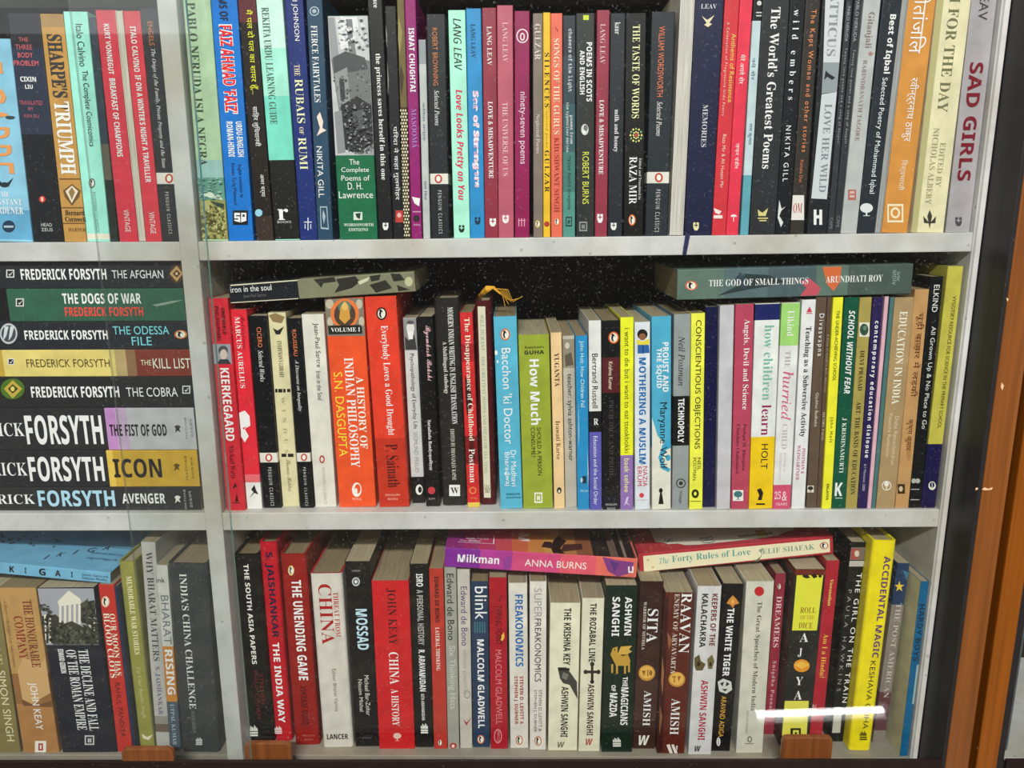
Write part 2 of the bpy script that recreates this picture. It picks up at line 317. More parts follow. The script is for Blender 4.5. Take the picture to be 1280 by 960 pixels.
def pane(x0, x1, yb, name, gm, grips, name2='back'):
    m = MB(); m.box(x0, x1, yb, yb+.004, CZ-.600, CZ+.60, gm)
    for i, f in enumerate(m.f):       # left and right edges show the green of the glass
        if i == (5 if name2 == 'front' else 4) or (i == 5): m.m[i] = m.mi(EDGE if name2 == 'front' else EDGE2)
    o = part(m, name, label='clear sliding glass pane')
    for g0, g1, z0, z1 in grips:
        prof = []
        r = .006
        for cx, cz, a in ((g1-r, z1-r, 0), (g0+r, z1-r, 90)):
            prof += [(cx+r*math.cos(math.radians(a+t)), cz+r*math.sin(math.radians(a+t))) for t in (0, 22, 45, 67, 90)]
        prof += [(g0, z0), (g1, z0)]
        gb = MB(); ya, yb2 = yb-.0065, yb-.0002; k = len(prof)
        gb.v = [(x, ya, z) for x, z in prof]+[(x, yb2, z) for x, z in prof]
        gb.f = [tuple(range(k))[::-1], tuple(range(k, 2*k))]+[(i, (i+1) % k, k+(i+1) % k, k+i) for i in range(k)]
        gb.m = [0]*len(gb.f); gb.mats = [WOODG]
        p = part(gb, 'finger_grip', o, bevel=.0012, label='small wooden finger grip')
    return o
gx = lambda px, py, Y: onY(px, py, Y)
rl = onY(142, 480, -.018).x; rr = onY(1197, 480, -.018).x
fr = onY(274, 480, -.035).x
pane(rl, rr, -.020, 'glass_door', GLASS, [(onY(308, 940, -.02).x, onY(366, 940, -.02).x, CZ-.585, onY(340, 929, -.026).z), (onY(977, 940, -.026).x, onY(1040, 940, -.026).x, CZ-.585, onY(1000, 921.5, -.026).z)])
pane(XL+.002, fr, -.037, 'glass_door', GLASSF, [(onY(152, 945, -.043).x, onY(217, 945, -.043).x, CZ-.585, onY(190, 936, -.043).z)], 'front')
# neighbouring bookcase, only its edge shows
OFFS = Vector((.62, .1, 0))
case2 = empty('bookcase', (.62, .1, 0), 'neighbouring dark framed bookcase, only its wooden edge post in view at the far right', 'bookcase')
X2 = XR1+.037
m = MB(); m.box(X2, X2+.0215, -.0445, .06, 0, 1.95, mat('864c1e', 'wood')); part(m, 'wooden_post', case2, .0015, 'orange brown wooden edge post')
m = MB(); m.box(X2+.0217, X2+.031, -.040, .06, .6, 1.95, DARK); part(m, 'frame_post', case2, .0006, 'dark metal frame strip')
m = MB(); m.box(X2+.031, X2+.0395, 0, DEP, .6, 1.95, WHITE); part(m, 'side_panel', case2, .001)
m = MB(); m.box(X2+.03, X2+.5, DEP, DEP+.008, .6, 1.95, BACKB); part(m, 'back_panel', case2)
m = MB(); m.box(X2, X2+.5, -.0445, DEP, 0, .715, mat('2c2624', 'plain')); part(m, 'plinth', case2)
for row, th in ((1, .018), (2, .019), (3, .022)):
    m = MB(); zz = shelf_z(row, .44); m.box(X2+.0396, X2+.4838, 0, DEP, zz-th, zz, WHITE); part(m, 'shelf', case2, .0008)
m = MB(); m.box(X2+.031, X2+.5, -.0445, -.002, .7155, CZ-.6035, RAIL); m.box(X2+.031, X2+.5, -.0445, -.041, CZ-.6035, CZ-.5585, RAIL); part(m, 'bottom_rail', case2, .0006)
m = MB(); m.box(X2+.032, X2+.5, -.020, -.016, CZ-.600, CZ+.6, GLASS); part(m, 'glass_door', case2, label='clear sliding glass pane')
m = MB(); m.box(X2+.484, X2+.5, -.001, DEP, .6, 1.95, WHITE); part(m, 'side_panel', case2, .001)
# ceiling fittings that light the shelves, and a tube lamp on the floor that mirrors in the glass
LENS = emit_mat('lamp_lens', (1, .97, .92, 1), 6)
STEEL = mat('d0d0cc', 'metal')
def batten(loc, L, label, h=.032, flip=1, s=None, group=None, cat='lamp', name='batten_lamp'):
    r = empty(name, loc, label, cat, group)
    m = MB(); m.box(-L/2, L/2, -.028, .028, min(0, flip*h*.55), max(0, flip*h*.55), STEEL); m.build('housing', r, bevel=.003)
    m = MB(); m.tube([(-L/2+.012, 0, flip*h*.85), (L/2-.012, 0, flip*h*.85)], .0075, s or LENS, 14); m.build('tube', r)
    for sx in (-1, 1):
        m = MB(); m.box(sx*(L/2-.006)-.008, sx*(L/2-.006)+.008, -.016, .016, min(flip*h*.55, flip*h*1.2), max(flip*h*.55, flip*h*1.2), STEEL); m.build('end_cap', r, bevel=.002)
    return r
# ------------------------------------------------------------------ book list: upper shelf, left bay
CUR.update(row=1, side='L', group='upright books on the upper shelf, left bay', Y=.012)
V('pale blue paperback with orange capitals, cut by the left edge of the upper shelf', -48, 42, 299, -78, 12, 49, '86bcd6', D(262, 299, '5f9fc4'),
  T('LE CARRE', 58, 217, .30, .86, 'c99a6c', 'S'), P('o', ('1f2a30', ellipse(6, 231, 6, 3.2)), ('1f2a30', [(4, 230), (-4, 222), (0, 232)]), ('1f2a30', [(9, 229), (17, 222), (11, 233)])),
  P('o', ('33444c', ellipse(13, 147, 6, 2.2))), Hh('THE', -2, 12, 240, 246, 'd4dfe0', 'R', 's'), Hh('CONSTANT', -14, 27, 249, 256, 'd4dfe0', 'R', 's'), Hh('GARDENER', -12, 29, 259, 267, 'd4dfe0', 'R', 's'),
  P('m', ('16344a', ellipse(11, 283, 8, 7.5)), ('9fb8c4', rect(5, 282, 17, 284.5))))
V('black and navy paperback with small pink stacked capitals and one red dot', 42, 79, 297, 8, 50, 17, '1c1e22', D(60, 168, '2b3345'), D(17, 60, '2a2c33'),
  Hh('THE', 24, 35, 47, 52, 'a8545a'), Hh('THREE', 20, 40, 56, 62, 'a8545a'), Hh('BODY', 23, 41, 66, 72, 'b8585c'), Hh('PROBLEM', 18, 48, 76, 82, 'b8585c'),
  Hh('CIXIN', 26, 45, 96, 102, 'd8d8da', 'B', 'a'), Hh('LIU', 32, 41, 106, 111, 'd8d8da', 'B', 'a'), Hh('TRANSLATED', 25, 53, 126, 131, '9a4d5a', 'S', 's'), Hh('BY', 36, 42, 134, 138, '9a4d5a', 'S', 's'), Hh('KEN LIU', 31, 49, 143, 147, '9a4d5a', 'S', 's'),
  disc(53, 249, 4, 'd23c30'), Hh('1', 52, 54, 246.5, 251.5, 'e8c8c0', 'S', 'm'), Hh('HEAD', 52, 65, 279, 283, 'c0c0c0', 'S', 'p'), Hh('ZEUS', 52, 66, 285, 289, 'c0c0c0', 'S', 'p'))
V('mustard tan paperback with heavy grey and white capitals and a diamond emblem', 79, 109, 298, 50, 78, 18, 'b98c4a', D(18, 34, '9c7c4c'),
  T("SHARPE'S", 43, 122, .2, .86, '4d4438', 'RH'), T('TRIUMPH', 127, 218, .2, .86, 'e8dcc4', 'RH'), P('o', ('6a4a22', rect(74, 223, 104, 224.5)), ('6a4a22', rect(77, 259, 107, 260.3)), ('6a4a22', rect(78, 278.5, 108, 279.8))),
  P('o', ('6b4e2a', [(79, 238), (90, 230), (101, 238), (99, 246), (90, 257), (81, 246)]), ('d9cdb4', [(82, 239), (90, 232), (98, 239), (90, 254)]), ('8a7048', [(86, 240), (90, 234), (94, 240), (90, 250)])),
  Hh('Bernard', 82, 105, 263, 269, '3c2a18', 'RB', 'a'), Hh('Cornwell', 82, 107, 271, 277, '3c2a18', 'RB', 'a'), Hh('HARPER', 86, 107, 285, 289, '6a4a22', 'R', 'p'))
V('mint green paperback with thin dark lettering running down beside the tan book', 109, 137, 299, 78, 110, 15, '9adfd0', D(292, 299, 'e0dcc8'),
  T('Italo Calvino', 30, 83, .46, .76, '47605e', 'S', 'a'), T('The Complete Cosmicomics', 88, 183, .46, .78, '2c3c3c', 'S'), oval(115, 229, 8, 12, '2a3a3a'), T('MODERN CLASSICS', 240, 290, .46, .58, '6f9c94', 'S', 'p'))
V('narrow dark slate book squeezed between the mint and the red spines', 137, 148, 299, 110, 120, 22, '2a3844', D(180, 225, '5a5548'), D(225, 299, '1d2420'))
V('red paperback, left one of the red pair, with white capitals about breakfast', 148, 174, 299, 119, 143, 13, 'cf3648', T('KURT VONNEGUT', 30, 93, .36, .64, 'efd9d6', 'B', 'a'), T('BREAKFAST OF CHAMPIONS', 98, 196, .36, .66, 'f2e0dc', 'B'), T('VINTAGE', 262, 290, .38, .66, 'f0d8d4', 'S', 'p'))
V('thin blank cream block of pages between the two red paperbacks', 174, 182, 299, 143, 153, 13, 'cfc8ba', flip=True)
V('narrow red paperback, right one of the red pair, lettered about a winter night', 182, 202, 299, 153, 175, 14, 'd03a48', T('ITALO CALVINO', 33, 90, .34, .68, 'f2dcd8', 'B', 'a'), T("IF ON A WINTER'S NIGHT A TRAVELLER", 94, 228, .36, .7, 'f4e2de', 'B'), T('VINTAGE', 265, 292, .36, .7, 'f0d8d4', 'S', 'p'))
V('black paperback with a white band, standing against the left face of the divider', 202, 225, 298, 175, 197, 11, '2b2e32', T('ENGELS', 27, 57, .36, .62, 'a8663c', 'S', 'a'), T('The Origin of the Family, Private Property and the State', 61, 210, .36, .64, 'c6c6c4', 'I'), *classic(205, 218, 216, 230, 0, 240, 292))
# ------------------------------------------------------------------ upper shelf, right bay
CUR.update(row=1, side='R', group='upright books on the upper shelf, right bay', Y=.012)
V('pale green tall book with a sea and rocks picture, first beside the divider', 253, 285, 299, 226, 261, -25, 'a4bf9d', D(200, 222, '8fb3ae'), D(222, 250, '5f8f80'), D(250, 299, '8b8a55'),
  T('PABLO NERUDA ISLA NEGRA', 3, 207, .12, .44, '4e5f48', 'R'), P('c', ('c9d6c4', [(248, 243), (262, 240), (274, 244), (279, 250), (262, 247)]), ('2f4038', [(262, 251), (280, 255), (280, 262), (270, 257)]), ('a8a468', [(252, 252), (262, 250), (270, 262), (282, 262), (284, 297), (254, 297)]), ('6e6c3c', [(258, 262), (266, 268), (262, 278), (256, 272)]), ('5c5830', [(272, 280), (282, 284), (280, 296), (270, 292)])), engrave('c', [(251, 256), (281, 260), (284, 297), (254, 297)], ['6e6c3c', 'a8a468', '5c5a30', '8f8c50', 'b4b078', '4a482a'], 130, 2, 8), engrave('c', [(246, 224), (276, 222), (281, 248), (251, 250)], ['7fa898', '4f8070', '98b8a8', '5f9080'], 50, 2.4, 9, .35), T('Reyes', 264, 291, .45, .6, '33321c', 'C', 's'))
V('bright blue book with a big red lettered name outlined in white', 286, 317, 299, 261, 294, -30, '1f6fc2', T('POEMS OF', -22, 26, .3, .62, '14325a', 'B', 's'),
  T("FAIZ AHMAD 'FAIZ'", 30.5, 142.5, .235, .745, 'f4f0f0', 'BO', 'o'), T("FAIZ AHMAD 'FAIZ'", 32, 141, .26, .72, 'cf2a2f', 'B'), T('URDU-ENGLISH', 152, 196, .62, .86, 'e6eaf0', 'B', 's'), T('ROMAN-HINDI', 152, 196, .25, .5, 'e6eaf0', 'B', 's'),
  T('English translation by', 206, 247, .56, .72, '16305a', 'S', 's'), T('Khwaja Tariq Mahmood', 204, 256, .28, .46, '16305a', 'S', 'a'), P('m', ('15171c', rect(291, 263, 310, 281)), ('e6e6e6', [(293, 266), (300, 266), (300.5, 278), (293, 276)]), ('e6e6e6', [(301.5, 266), (308, 266), (308, 276), (301.5, 278)]), ('15171c', rect(295, 269, 300.4, 270.5)), ('15171c', rect(293, 273, 298, 274.5)), ('15171c', rect(303.2, 268, 306, 271))))
V('black book with maroon top and yellow Hindi lettering, next to the bright blue one', 320, 343, 300, 296, 317, -20, '27221f', D(-20, 28, '5b2a30'), D(270, 300, '3c302c'), T('मैं पल दो पल का शायर हूँ...', 12, 118, .38, .74, 'd8c832', 'S'), T('सािहर लुिधयानवी', 133, 183, .3, .68, 'dcdcd8', 'S', 'a'), T('अमर वर्मा', 218, 246, .45, .66, 'c8c8c4', 'S', 's'), disc(323.5, 266, 4.6, '8fc3d8'))
V('broad mint and black book, a learning guide in grey capitals', 344, 375, 299, 318.5, 352, -15, '9edccb', D(-15, 60, 'c2e4d8'), D(120, 200, '74cfba'), D(200, 299, '22221f'), T('REKHTA URDU LEARNING GUIDE', 9, 155, .18, .46, '5d7f76', 'R'), Hh('r', 348, 360, 261, 275, 'e8e8e6', 'RB', 'm'), Hh('BOOKS', 347, 364, 276, 279, 'c8c8c6', 'S', 'p'))
V('navy book with cream capitals on verses, right of the mint and black one', 375.5, 396.5, 299, 352, 377, -40, '22306e', T('and JOHNSON', -12, 51, .4, .66, 'c4c8d8', 'S', 'a'), T('THE', 81, 95, .3, .6, 'c2b6a0', 'R'), T('RUBAIS', 99, 154, .28, .72, 'd8c4a4', 'R'), T('OF', 159, 168, .36, .6, 'c2b6a0', 'R'), T('RUMI', 172, 212, .26, .7, 'd8c4a4', 'R'), P('m', ('cfd2dc', rect(380, 277, 390, 278.2)), ('cfd2dc', rect(384.5, 272, 385.7, 288)), ('cfd2dc', rect(381, 280, 382, 286)), ('cfd2dc', rect(388, 280, 389, 286))))
V('slate navy book with dotted ornament, a leaping fish and white fairy lettering', 397.5, 416, 299, 382, 402.5, -8, '2c475e', T('FIERCE FAIRYTALES', 32, 128, .22, .62, 'cdd4d8', 'R'), T('NIKITA GILL', 183, 247, .24, .52, 'c4ccd0', 'S', 'a'), P('o', ('e2cfc4', [(396, 146), (400, 140), (404, 152), (403, 160), (408, 163), (402, 166), (396, 170), (400, 160)])),
  P('o', ('9fb0ba', ellipse(393, 14, 6, 6)), ('2c475e', ellipse(393, 14, 4.6, 4.6)), ('9fb0ba', ellipse(393, 14, 2.6, 2.6)), ('9fb0ba', [(400, 258), (409, 258), (411, 287), (401, 286)]), ('2c475e', [(401, 259.5), (408, 259.5), (410, 285), (402, 284)]), ('9fb0ba', [(404, 262), (407, 270), (405, 280), (403, 270)])))
V('broad white and green book with a grey church picture above white poem lettering', 425, 472, 299, 409, 460, 20, '1f6645', D(20, 194, 'b9b9bb'),
  P('c', ('8f9194', [(409, 22), (418, 22), (424, 72), (414, 74)]), ('d6d6d8', [(420, 22), (446, 21), (452, 60), (426, 62)]), ('76777a', [(432, 24), (440, 24), (446, 74), (437, 74)]), ('c4c4c6', [(440, 40), (452, 36), (456, 58), (446, 62)]), ('6c6d70', [(414, 74), (440, 70), (462, 76), (468, 130), (424, 140)]), ('4b4c4f', [(416, 72), (432, 64), (456, 72), (460, 86), (440, 90), (418, 92)]), ('8a8b8e', [(418, 92), (434, 84), (438, 130), (424, 134)]), ('39393c', [(424, 100), (430, 98), (432, 124), (426, 126)]), ('2c2c2f', [(426, 132), (446, 120), (466, 132), (470, 180), (452, 192), (428, 186)]), ('55565a', [(440, 140), (456, 136), (460, 160), (444, 166)]), ('85868a', [(418, 140), (427, 138), (432, 190), (422, 192)]), ('9a9a9c', [(456, 186), (470, 180), (471, 193), (446, 193)])),
  engrave('c', [(416, 92), (464, 78), (466, 130), (424, 138)], ['5c5d60', '77787b', '4a4a4d', '88898c'], 70, 1.3, 3), engrave('c', [(430, 134), (466, 128), (471, 190), (434, 190)], ['2c2c30', '3c3c40', '55555a', '6c6c70', '8c8c90'], 190, 1.5, 4), engrave('c', [(421, 24), (457, 22), (461, 60), (424, 62)], ['c0c0c4', 'cccccf', 'd8d8da', 'b0b0b4'], 45, 2.2, 5), Hh('The', 437, 449, 199, 206, 'd2dcd4', 'S'), Hh('Complete', 427, 461, 209, 217, 'd2dcd4', 'S'), Hh('Poems of', 427, 462, 219, 226, 'd2dcd4', 'S'), Hh('D. H.', 435, 453, 228, 237, 'dce4de', 'S', 'a'), Hh('Lawrence', 424, 466, 239, 248, 'dce4de', 'S', 'a'), P('m', ('cfd6d0', rect(442, 265, 453, 275)), ('1f3a2c', [(444, 267), (451, 266), (450, 274), (446, 272)])), Hh('WORDSWORTH', 430, 467, 279, 283, 'd2dcd4', 'RB', 'p'), Hh('EDITIONS', 436, 460, 285, 289, 'd2dcd4', 'RB', 'p'))
V('black tall book with bold white lower case lettering about a princess', 474, 491, 298, 458, 477, -20, '1e1e20', T('lovelace', -19, 10, .4, .72, 'd4d4d2', 'RB', 'a'), T('the princess saves herself in this one', 67, 225, .34, .68, 'dcdcda', 'RB'), shield(482, 283, 7, 9, 'e0e0de', '1e1e20'))
V('black thin book with white Hindi lettering and a small red square', 492, 505, 298, 480.5, 495, 8, '202024', T('पिरंदा ने कहा गुलमोहर', 158, 250, .3, .74, 'd2d2d0', 'S'), P('m', ('b03a36', rect(494.5, 263, 504, 278)), ('d8a8a0', ellipse(499, 269, 2.5, 3))), P('o', ('8a8a88', [(482, 30), (484, 44), (483.4, 60)]), ('8a8a88', [(484, 76), (486, 100), (485.2, 120)])))
BEADS = [('d6cfae', ellipse(501+.02*(y-140)+3.0*k+(1.5 if j % 2 else 0), y, 1.05, 1.5, 8)) for j, y in enumerate(range(138, 296, 4)) for k in range(3)]
V('olive narrow book with cream beads down its lower half', 505.2, 514, 298, 495.7, 505.2, -3, '6a5c38', D(134, 298, '3a3020'), P('c', *BEADS), P('o', ('8f8250', [(498, 20), (503, 40), (500, 70), (497, 50)]), ('3c3420', [(501, 80), (505, 96), (502, 120), (499, 100)])))
V('magenta narrow book with pale pink capitals', 514, 528, 298, 505.7, 519, -5, '8b2168', T('ISMAT CHUGHTAI', 35, 115, .34, .74, 'e0bcd6', 'B', 'a'), T('MASOOMA', 136, 185, .32, .78, '9f6cb4', 'R'), P('m', ('e4e0e4', [(515, 246), (525, 248), (524, 258), (518, 254)]), ('26202a', ellipse(520.5, 273, 4, 4)), ('b88aa8', rect(516, 264, 526, 265.5))), Hh('PANKAJ', 517, 525, 280, 283, 'd8b8d0', 'S', 'p'))
V('short grey booklet with faint blue lettering, shorter than both neighbours', 529, 538, 298, 523, 532, 50, 'b3b7b6', T('किवता संग्रह', 128, 176, .3, .66, '62748a', 'S'), T('राम िसंह', 226, 250, .3, .66, '62748a', 'S', 'a'), D(50, 80, '8e9498'))
V('black paperback with a white band, left of the mint one with handwritten capitals', 539, 562, 299, 533, 556, 18, '26282c', T('ROBERT BROWNING', 35, 107, .3, .56, 'a86a48', 'S', 'a'), T('Selected Poems', 113, 157, .34, .6, 'cfcfca', 'I'), *classic(540, 556, 217, 230, 0, 238, 292))
V('mint green paperback with black handwritten capitals and red script', 567, 588, 299, 560.5, 581, 13, 'a4e6cb', T('LANG LEAV', 23, 88, .3, .72, '1d2a24', 'SI', 'a'), T('Love Looks Pretty on You', 112, 250, .26, .7, 'c8506a', 'BI'), shield(577, 286, 7, 9, '1d2a24', 'a4e6cb'))
V('bright blue paperback with pink bold lettering naming the sea', 588.3, 606, 299, 582, 601.5, 11, '2d86bf', T('LANG LEAV', 30, 72, .3, .6, '1d5580', 'R', 'a'), T('Sea of Strangers', 113.5, 234.5, .24, .76, 'ecd8e2', 'BO', 'o'), T('Sea of Strangers', 114, 234, .26, .74, 'd8a4c0', 'RB'), shield(597, 276, 7, 9, '1a2c3c', '2d86bf'))
V('dark wine paperback between the bright blue and the dusty pink spines', 606.3, 623, 299, 602, 620.5, 10, '8a3242', T('LANG LEAV', 33, 82, .34, .66, 'd8b8ba', 'RB', 'a'), T('LOVE & MISADVENTURE', 127, 223, .34, .68, 'ecdcd8', 'RB'), shield(616, 278, 8, 10, 'ece4e0', '8a3242'))
V('dusty pink paperback lettered about a universe', 623.3, 642, 297, 620.8, 641.5, 7, 'b0586a', T('LANG LEAV', 28, 78, .34, .66, 'd8a4ae', 'R', 'a'), T('THE UNIVERSE OF US', 128, 220, .3, .64, 'd8a8b0', 'R'), shield(632, 274, 8, 10, 'e8d8d8', 'b0586a'))
V('deep magenta paperback with a white oval and thin pink lower case lettering', 643.5, 662, 296, 643, 662, 14, '8a1e50', P('m', ('e6d4da', ellipse(653, 45, 7.5, 9)), ('8a1e50', ellipse(653, 45, 6.2, 7.6)), ('e6d4da', ellipse(653, 46, 3, 5)), ('8a1e50', ellipse(653, 46, 1.6, 3.4))), T('ninety-seven poems', 115, 205, .3, .72, 'dca8bc', 'S'), P('o', *[('d690ac', rect(648+i*3.4, 273, 649.2+i*3.4, 283)) for i in range(3)], ('d690ac', rect(647.5, 275, 657, 276))))
V('taupe grey slim book with pale lettering, left of the yellow one', 667, 678.6, 296, 666, 678.6, 17, '7a6e66', T('GULZAR', 30, 75, .24, .7, 'c4bab0', 'R', 'a'), T('Neglected Poems', 143, 192, .26, .62, 'c0b6ac', 'R'), oval(672, 280, 6, 9, 'd8b84a'))
V('yellow very slim book with dark spaced capitals', 679, 688, 296, 679, 687.8, 16, 'dfb42e', T('SILENCES', 66, 134, .26, .8, '4a3a14', 'R'), T('selected poems', 139, 184, .3, .66, 'b08a24', 'I', 's'), T('GULZAR', 188, 240, .28, .8, '4a3a14', 'R', 'a'), disc(683.5, 280, 3.4, 'a83a30'))
V('salmon orange slim book with pale and red capitals', 689, 703, 296, 688.2, 703, 17, 'd86853', T('SONGS OF THE GURUS', 48, 168, .28, .7, 'ecc0a4', 'R'), T('KHUSHWANT SINGH', 172, 265, .3, .7, 'a03c34', 'R', 'a'), P('o', ('a03c34', [(693, 32), (698, 38), (694, 46), (697, 40)])), oval(696, 277, 7, 10, 'd8642a'))
V('slate to teal slim book with white typewriter lettering', 703.4, 719, 296, 703.6, 720, 20, '3a5a60', D(20, 70, '2b303b'), D(70, 130, '33434d'), D(190, 240, '44756f'), D(240, 296, '4f8c80'), T('chasers of the light', 36, 115, .38, .74, 'ccd4d4', 'M'), T('poems from', 144, 180, .56, .78, 'c4ccca', 'M', 's'), T('the typewriter series', 128, 190, .24, .48, 'c4ccca', 'M', 's'), T('Tyler Knott Gregson', 195, 262, .36, .64, '254642', 'M', 'a'), sqr(711, 277, 8, 12, '1e3230', '4f8c80'))
V('charcoal book with white capitals and a yellow green name, small yellow square on top', 720, 743, 296, 720, 743, 17, '2f3130', P('o', ('c4d03c', rect(729, 19, 736, 25))), T('POEMS IN SCOTS', 53, 127, .56, .86, 'dadad6', 'B'), T('AND ENGLISH', 63, 118, .2, .46, 'dadad6', 'B'), P('o', ('c6c8c4', ellipse(731, 162, 4.6, 7)), ('6a6c6a', ellipse(732, 160, 2.6, 4)), ('dcdcd8', ellipse(730, 165, 2, 2.4))), T('ROBERT BURNS', 190, 255, .34, .7, 'b4b84e', 'S', 'a'), sqr(729, 283, 10, 12, '8a8c8a', '2f3130'))
V('dark wine paperback standing between two charcoal books', 743.3, 759, 296, 746.5, 762, 13, '8e3547', T('LANG LEAV', 30, 80, .3, .64, 'd09aa0', 'R', 'a'), T('LOVE & MISADVENTURE', 125, 218, .26, .62, 'ecdcd8', 'RB'), shield(750, 273, 7, 11, 'ece4e0', '8e3547'))
V('charcoal slim book with small white lower case words about milk', 759.3, 778, 296, 763.5, 782, 17, '292c32', T('kaur', 28, 43, .3, .66, 'c4c6c8', 'R', 'a'), T('milk and honey', 137, 190, .28, .66, 'd4d6d6', 'R'), shield(767, 283, 7, 9, 'dcdcda', '292c32'))
V('black book with cream capitals and a small round flower ornament', 778.3, 805, 296, 783, 807, 17, '16191c', T('THE TASTE OF WORDS', 31, 148, .34, .7, 'd0c890', 'R'), P('o', *[(('e0d070', '7cb070')[i % 2], ellipse(795+7*math.cos(i*.5236), 169+8*math.sin(i*.5236), 1.2, 1.4, 8)) for i in range(12)], *[('e8d890', ellipse(795+3.4*math.cos(i*.785), 169+4*math.sin(i*.785), 1, 1.2, 8)) for i in range(8)], ('c84838', ellipse(795, 169, 1.6, 2))), T('Edited and Translated by', 198, 250, .72, .84, 'a8a8a4', 'R', 's'), T('RAZA MIR', 196, 255, .26, .64, 'dcdcd8', 'R', 'a'), oval(790, 275, 9, 14))
V('black paperback with a white band, next to the blank white block', 805.4, 835, 296, 816, 843, 15, '2a2f35', T('WILLIAM WORDSWORTH', 33, 121, .32, .58, 'b86a50', 'S', 'a'), T('Selected Poems', 127, 170, .34, .58, 'cfcfca', 'I'), *classic(811, 836, 215, 229, 0, 237, 290))
V('blank white block of pages turned outward, left of the wide navy book', 835.5, 855, 296, 853, 869, -20, 'c8c4bc', flip=True)
V('wide navy book with a small cream swallow and tiny spaced capitals', 855.5, 889, 296, 868.5, 907, -25, '20243f', Hh('LEAV', 876, 896, 5, 11, 'a8aab4', 'R', 'a'), P('o', ('d8cca8', [(877, 20), (884, 25), (893, 19), (887, 28), (885, 32), (882, 27)]), ('d8cca8', [(880, 31), (885, 28), (890, 30), (885, 34)])), T('MEMORIES', 131, 184, .46, .62, 'a8aab4', 'R'), shield(870, 283, 7, 10, 'd8cf9c', '20243f'), ribbon=True)
V('red book with orange title and small pale subtitle about poetry, right of the navy one', 889.5, 907, 296, 907, 925.5, -15, 'c6363f', T('Anthems of Resistance', 42, 128, .62, .86, 'e8a858', 'S'), T('A Celebration of Progressive Urdu Poetry', 28, 145, .2, .38, 'e8b4a4', 'S', 's'), T('Raza Mir & Ali Husain Mir', 168, 235, .4, .6, 'e4a8a0', 'S', 'a'), P('m', ('ecd4d0', [(892, 260), (902, 264), (899, 268), (894, 266)]), ('ecd4d0', rect(892, 269, 903, 273))), )
V('bright pinkish red slim book with white Hindi lettering', 907.5, 922.5, 296, 926, 942, -15, 'd8384e', T('मेरे अपने शेर', 68, 105, .34, .66, 'f0ccd0', 'S'), T('ज़फ़र पंडीर', 179, 211, .34, .66, 'f0ccd0', 'S', 'a'), P('m', ('f0d4d6', ellipse(917, 271, 4, 3, 12, math.pi, 2*math.pi)), ('f0d4d6', rect(916.5, 271, 917.4, 277))))
V('thin pale blue book with teal foot and black head', 924, 936.5, 296, 944, 953, -15, 'b6c9ce', D(-15, 26, '1d1f22'), D(219, 296, '5c9caa'), T('नये शेर', 72, 100, .26, .62, '5a7a88', 'S'), T('राम कुमार', 154, 181, .26, .6, '5a7a88', 'S', 'a'), P('o', ('c4c4c2', ellipse(949, 4, 3, 3)), ('c4c4c2', rect(945, 15, 952, 16.5)), ('c4c4c2', rect(945, 19, 952, 20.5))))
V('wide charcoal book with heavy white serif title on great poems', 937, 968, 296, 953.5, 989, -15, '2e3033', T("The World's Greatest Poems", 9, 211, .36, .66, 'dededc', 'RB'), P('m', ('c8c07c', [(947, 262), (953, 266), (960, 260), (957, 270), (948, 270)]), ('c8c07c', rect(947, 272, 960, 273.5)), ('c8c07c', rect(949, 275, 958, 276.5))))
V('black book with spaced white lower case lettering, right of the great poems one', 968.4, 987, 296, 989.3, 1008, -15, '1d1f23', T('wild embers', 12, 125, .3, .62, 'b8bcc0', 'R'), T('NIKITA GILL', 157, 227, .3, .56, 'd4d6d8', 'S', 'a'), P('o', ('d0d2d4', [(974, 250), (977, 262), (974, 270), (979, 278), (976, 284), (972, 272)]), ('d0d2d4', [(972, 264), (982, 258), (974, 266)])), T('wild', 4, 9, .4, .5, '1d1f23', 'S', 's'))
V('dark brown book with orange lettering and a small white box at its foot', 987.4, 1004.5, 296, 1008.3, 1027, -15, '36322f', T('The Kept Woman and other stories', 12, 190, .36, .7, 'd07850', 'S'), T('Kamala Das', 200, 228, .38, .6, 'b06848', 'S', 'a'), P('k', ('d8d4d0', rect(989, 244, 1005, 275))), Hh('OM', 991, 1003, 254, 266, 'a84840', 'R', 'm'))
V('black book with long white label reading love, and a grey figure between', 1010, 1033, 296, 1027.5, 1058, -15, '26282b', P('k', ('c4c8cc', [(1032, -12), (1057, -12), (1050, 78), (1029, 78)]), ('8a9298', [(1029, 78), (1050, 78), (1046, 115), (1027, 117)]), ('c0c6ca', [(1027, 118), (1046, 115), (1033.5, 249), (1014, 248)])), T('ATTICUS', -10, 70, .4, .72, '70767c', 'R', 'a'), T('LOVE HER WILD', 130, 240, .46, .76, '6a7076', 'R'), P('o', ('22262a', [(1032, 88), (1036, 92), (1044, 97), (1040, 100), (1034, 96), (1030, 100)])), P('m', ('dcdcdc', rect(1017, 262, 1020.5, 281)), ('dcdcdc', rect(1024, 262, 1027.5, 281)), ('dcdcdc', rect(1017, 269, 1027, 273))))
V('first of two grey black slim twins with pale author and love poem lettering', 1033.4, 1041.5, 296, 1058.4, 1068.5, -15, '35383b', T('PABLO NERUDA', 8, 52, .28, .62, '8c9094', 'S', 'a'), T('Twenty love poems and a song of despair', 60, 180, .3, .66, '8c9094', 'S'), T('CAPE', 272, 286, .3, .66, '7c8084', 'S', 'p'))
V('second of two grey black slim twins, touching the light grey book', 1041.8, 1050, 296, 1068.8, 1080, -15, '33363a', T('PABLO NERUDA', -2, 52, .28, .62, '8c9094', 'S', 'a'), T('Twenty love poems and a song of despair', 62, 180, .3, .66, '8c9094', 'S'), T('CAPE', 270, 284, .3, .66, '7c8084', 'S', 'p'))
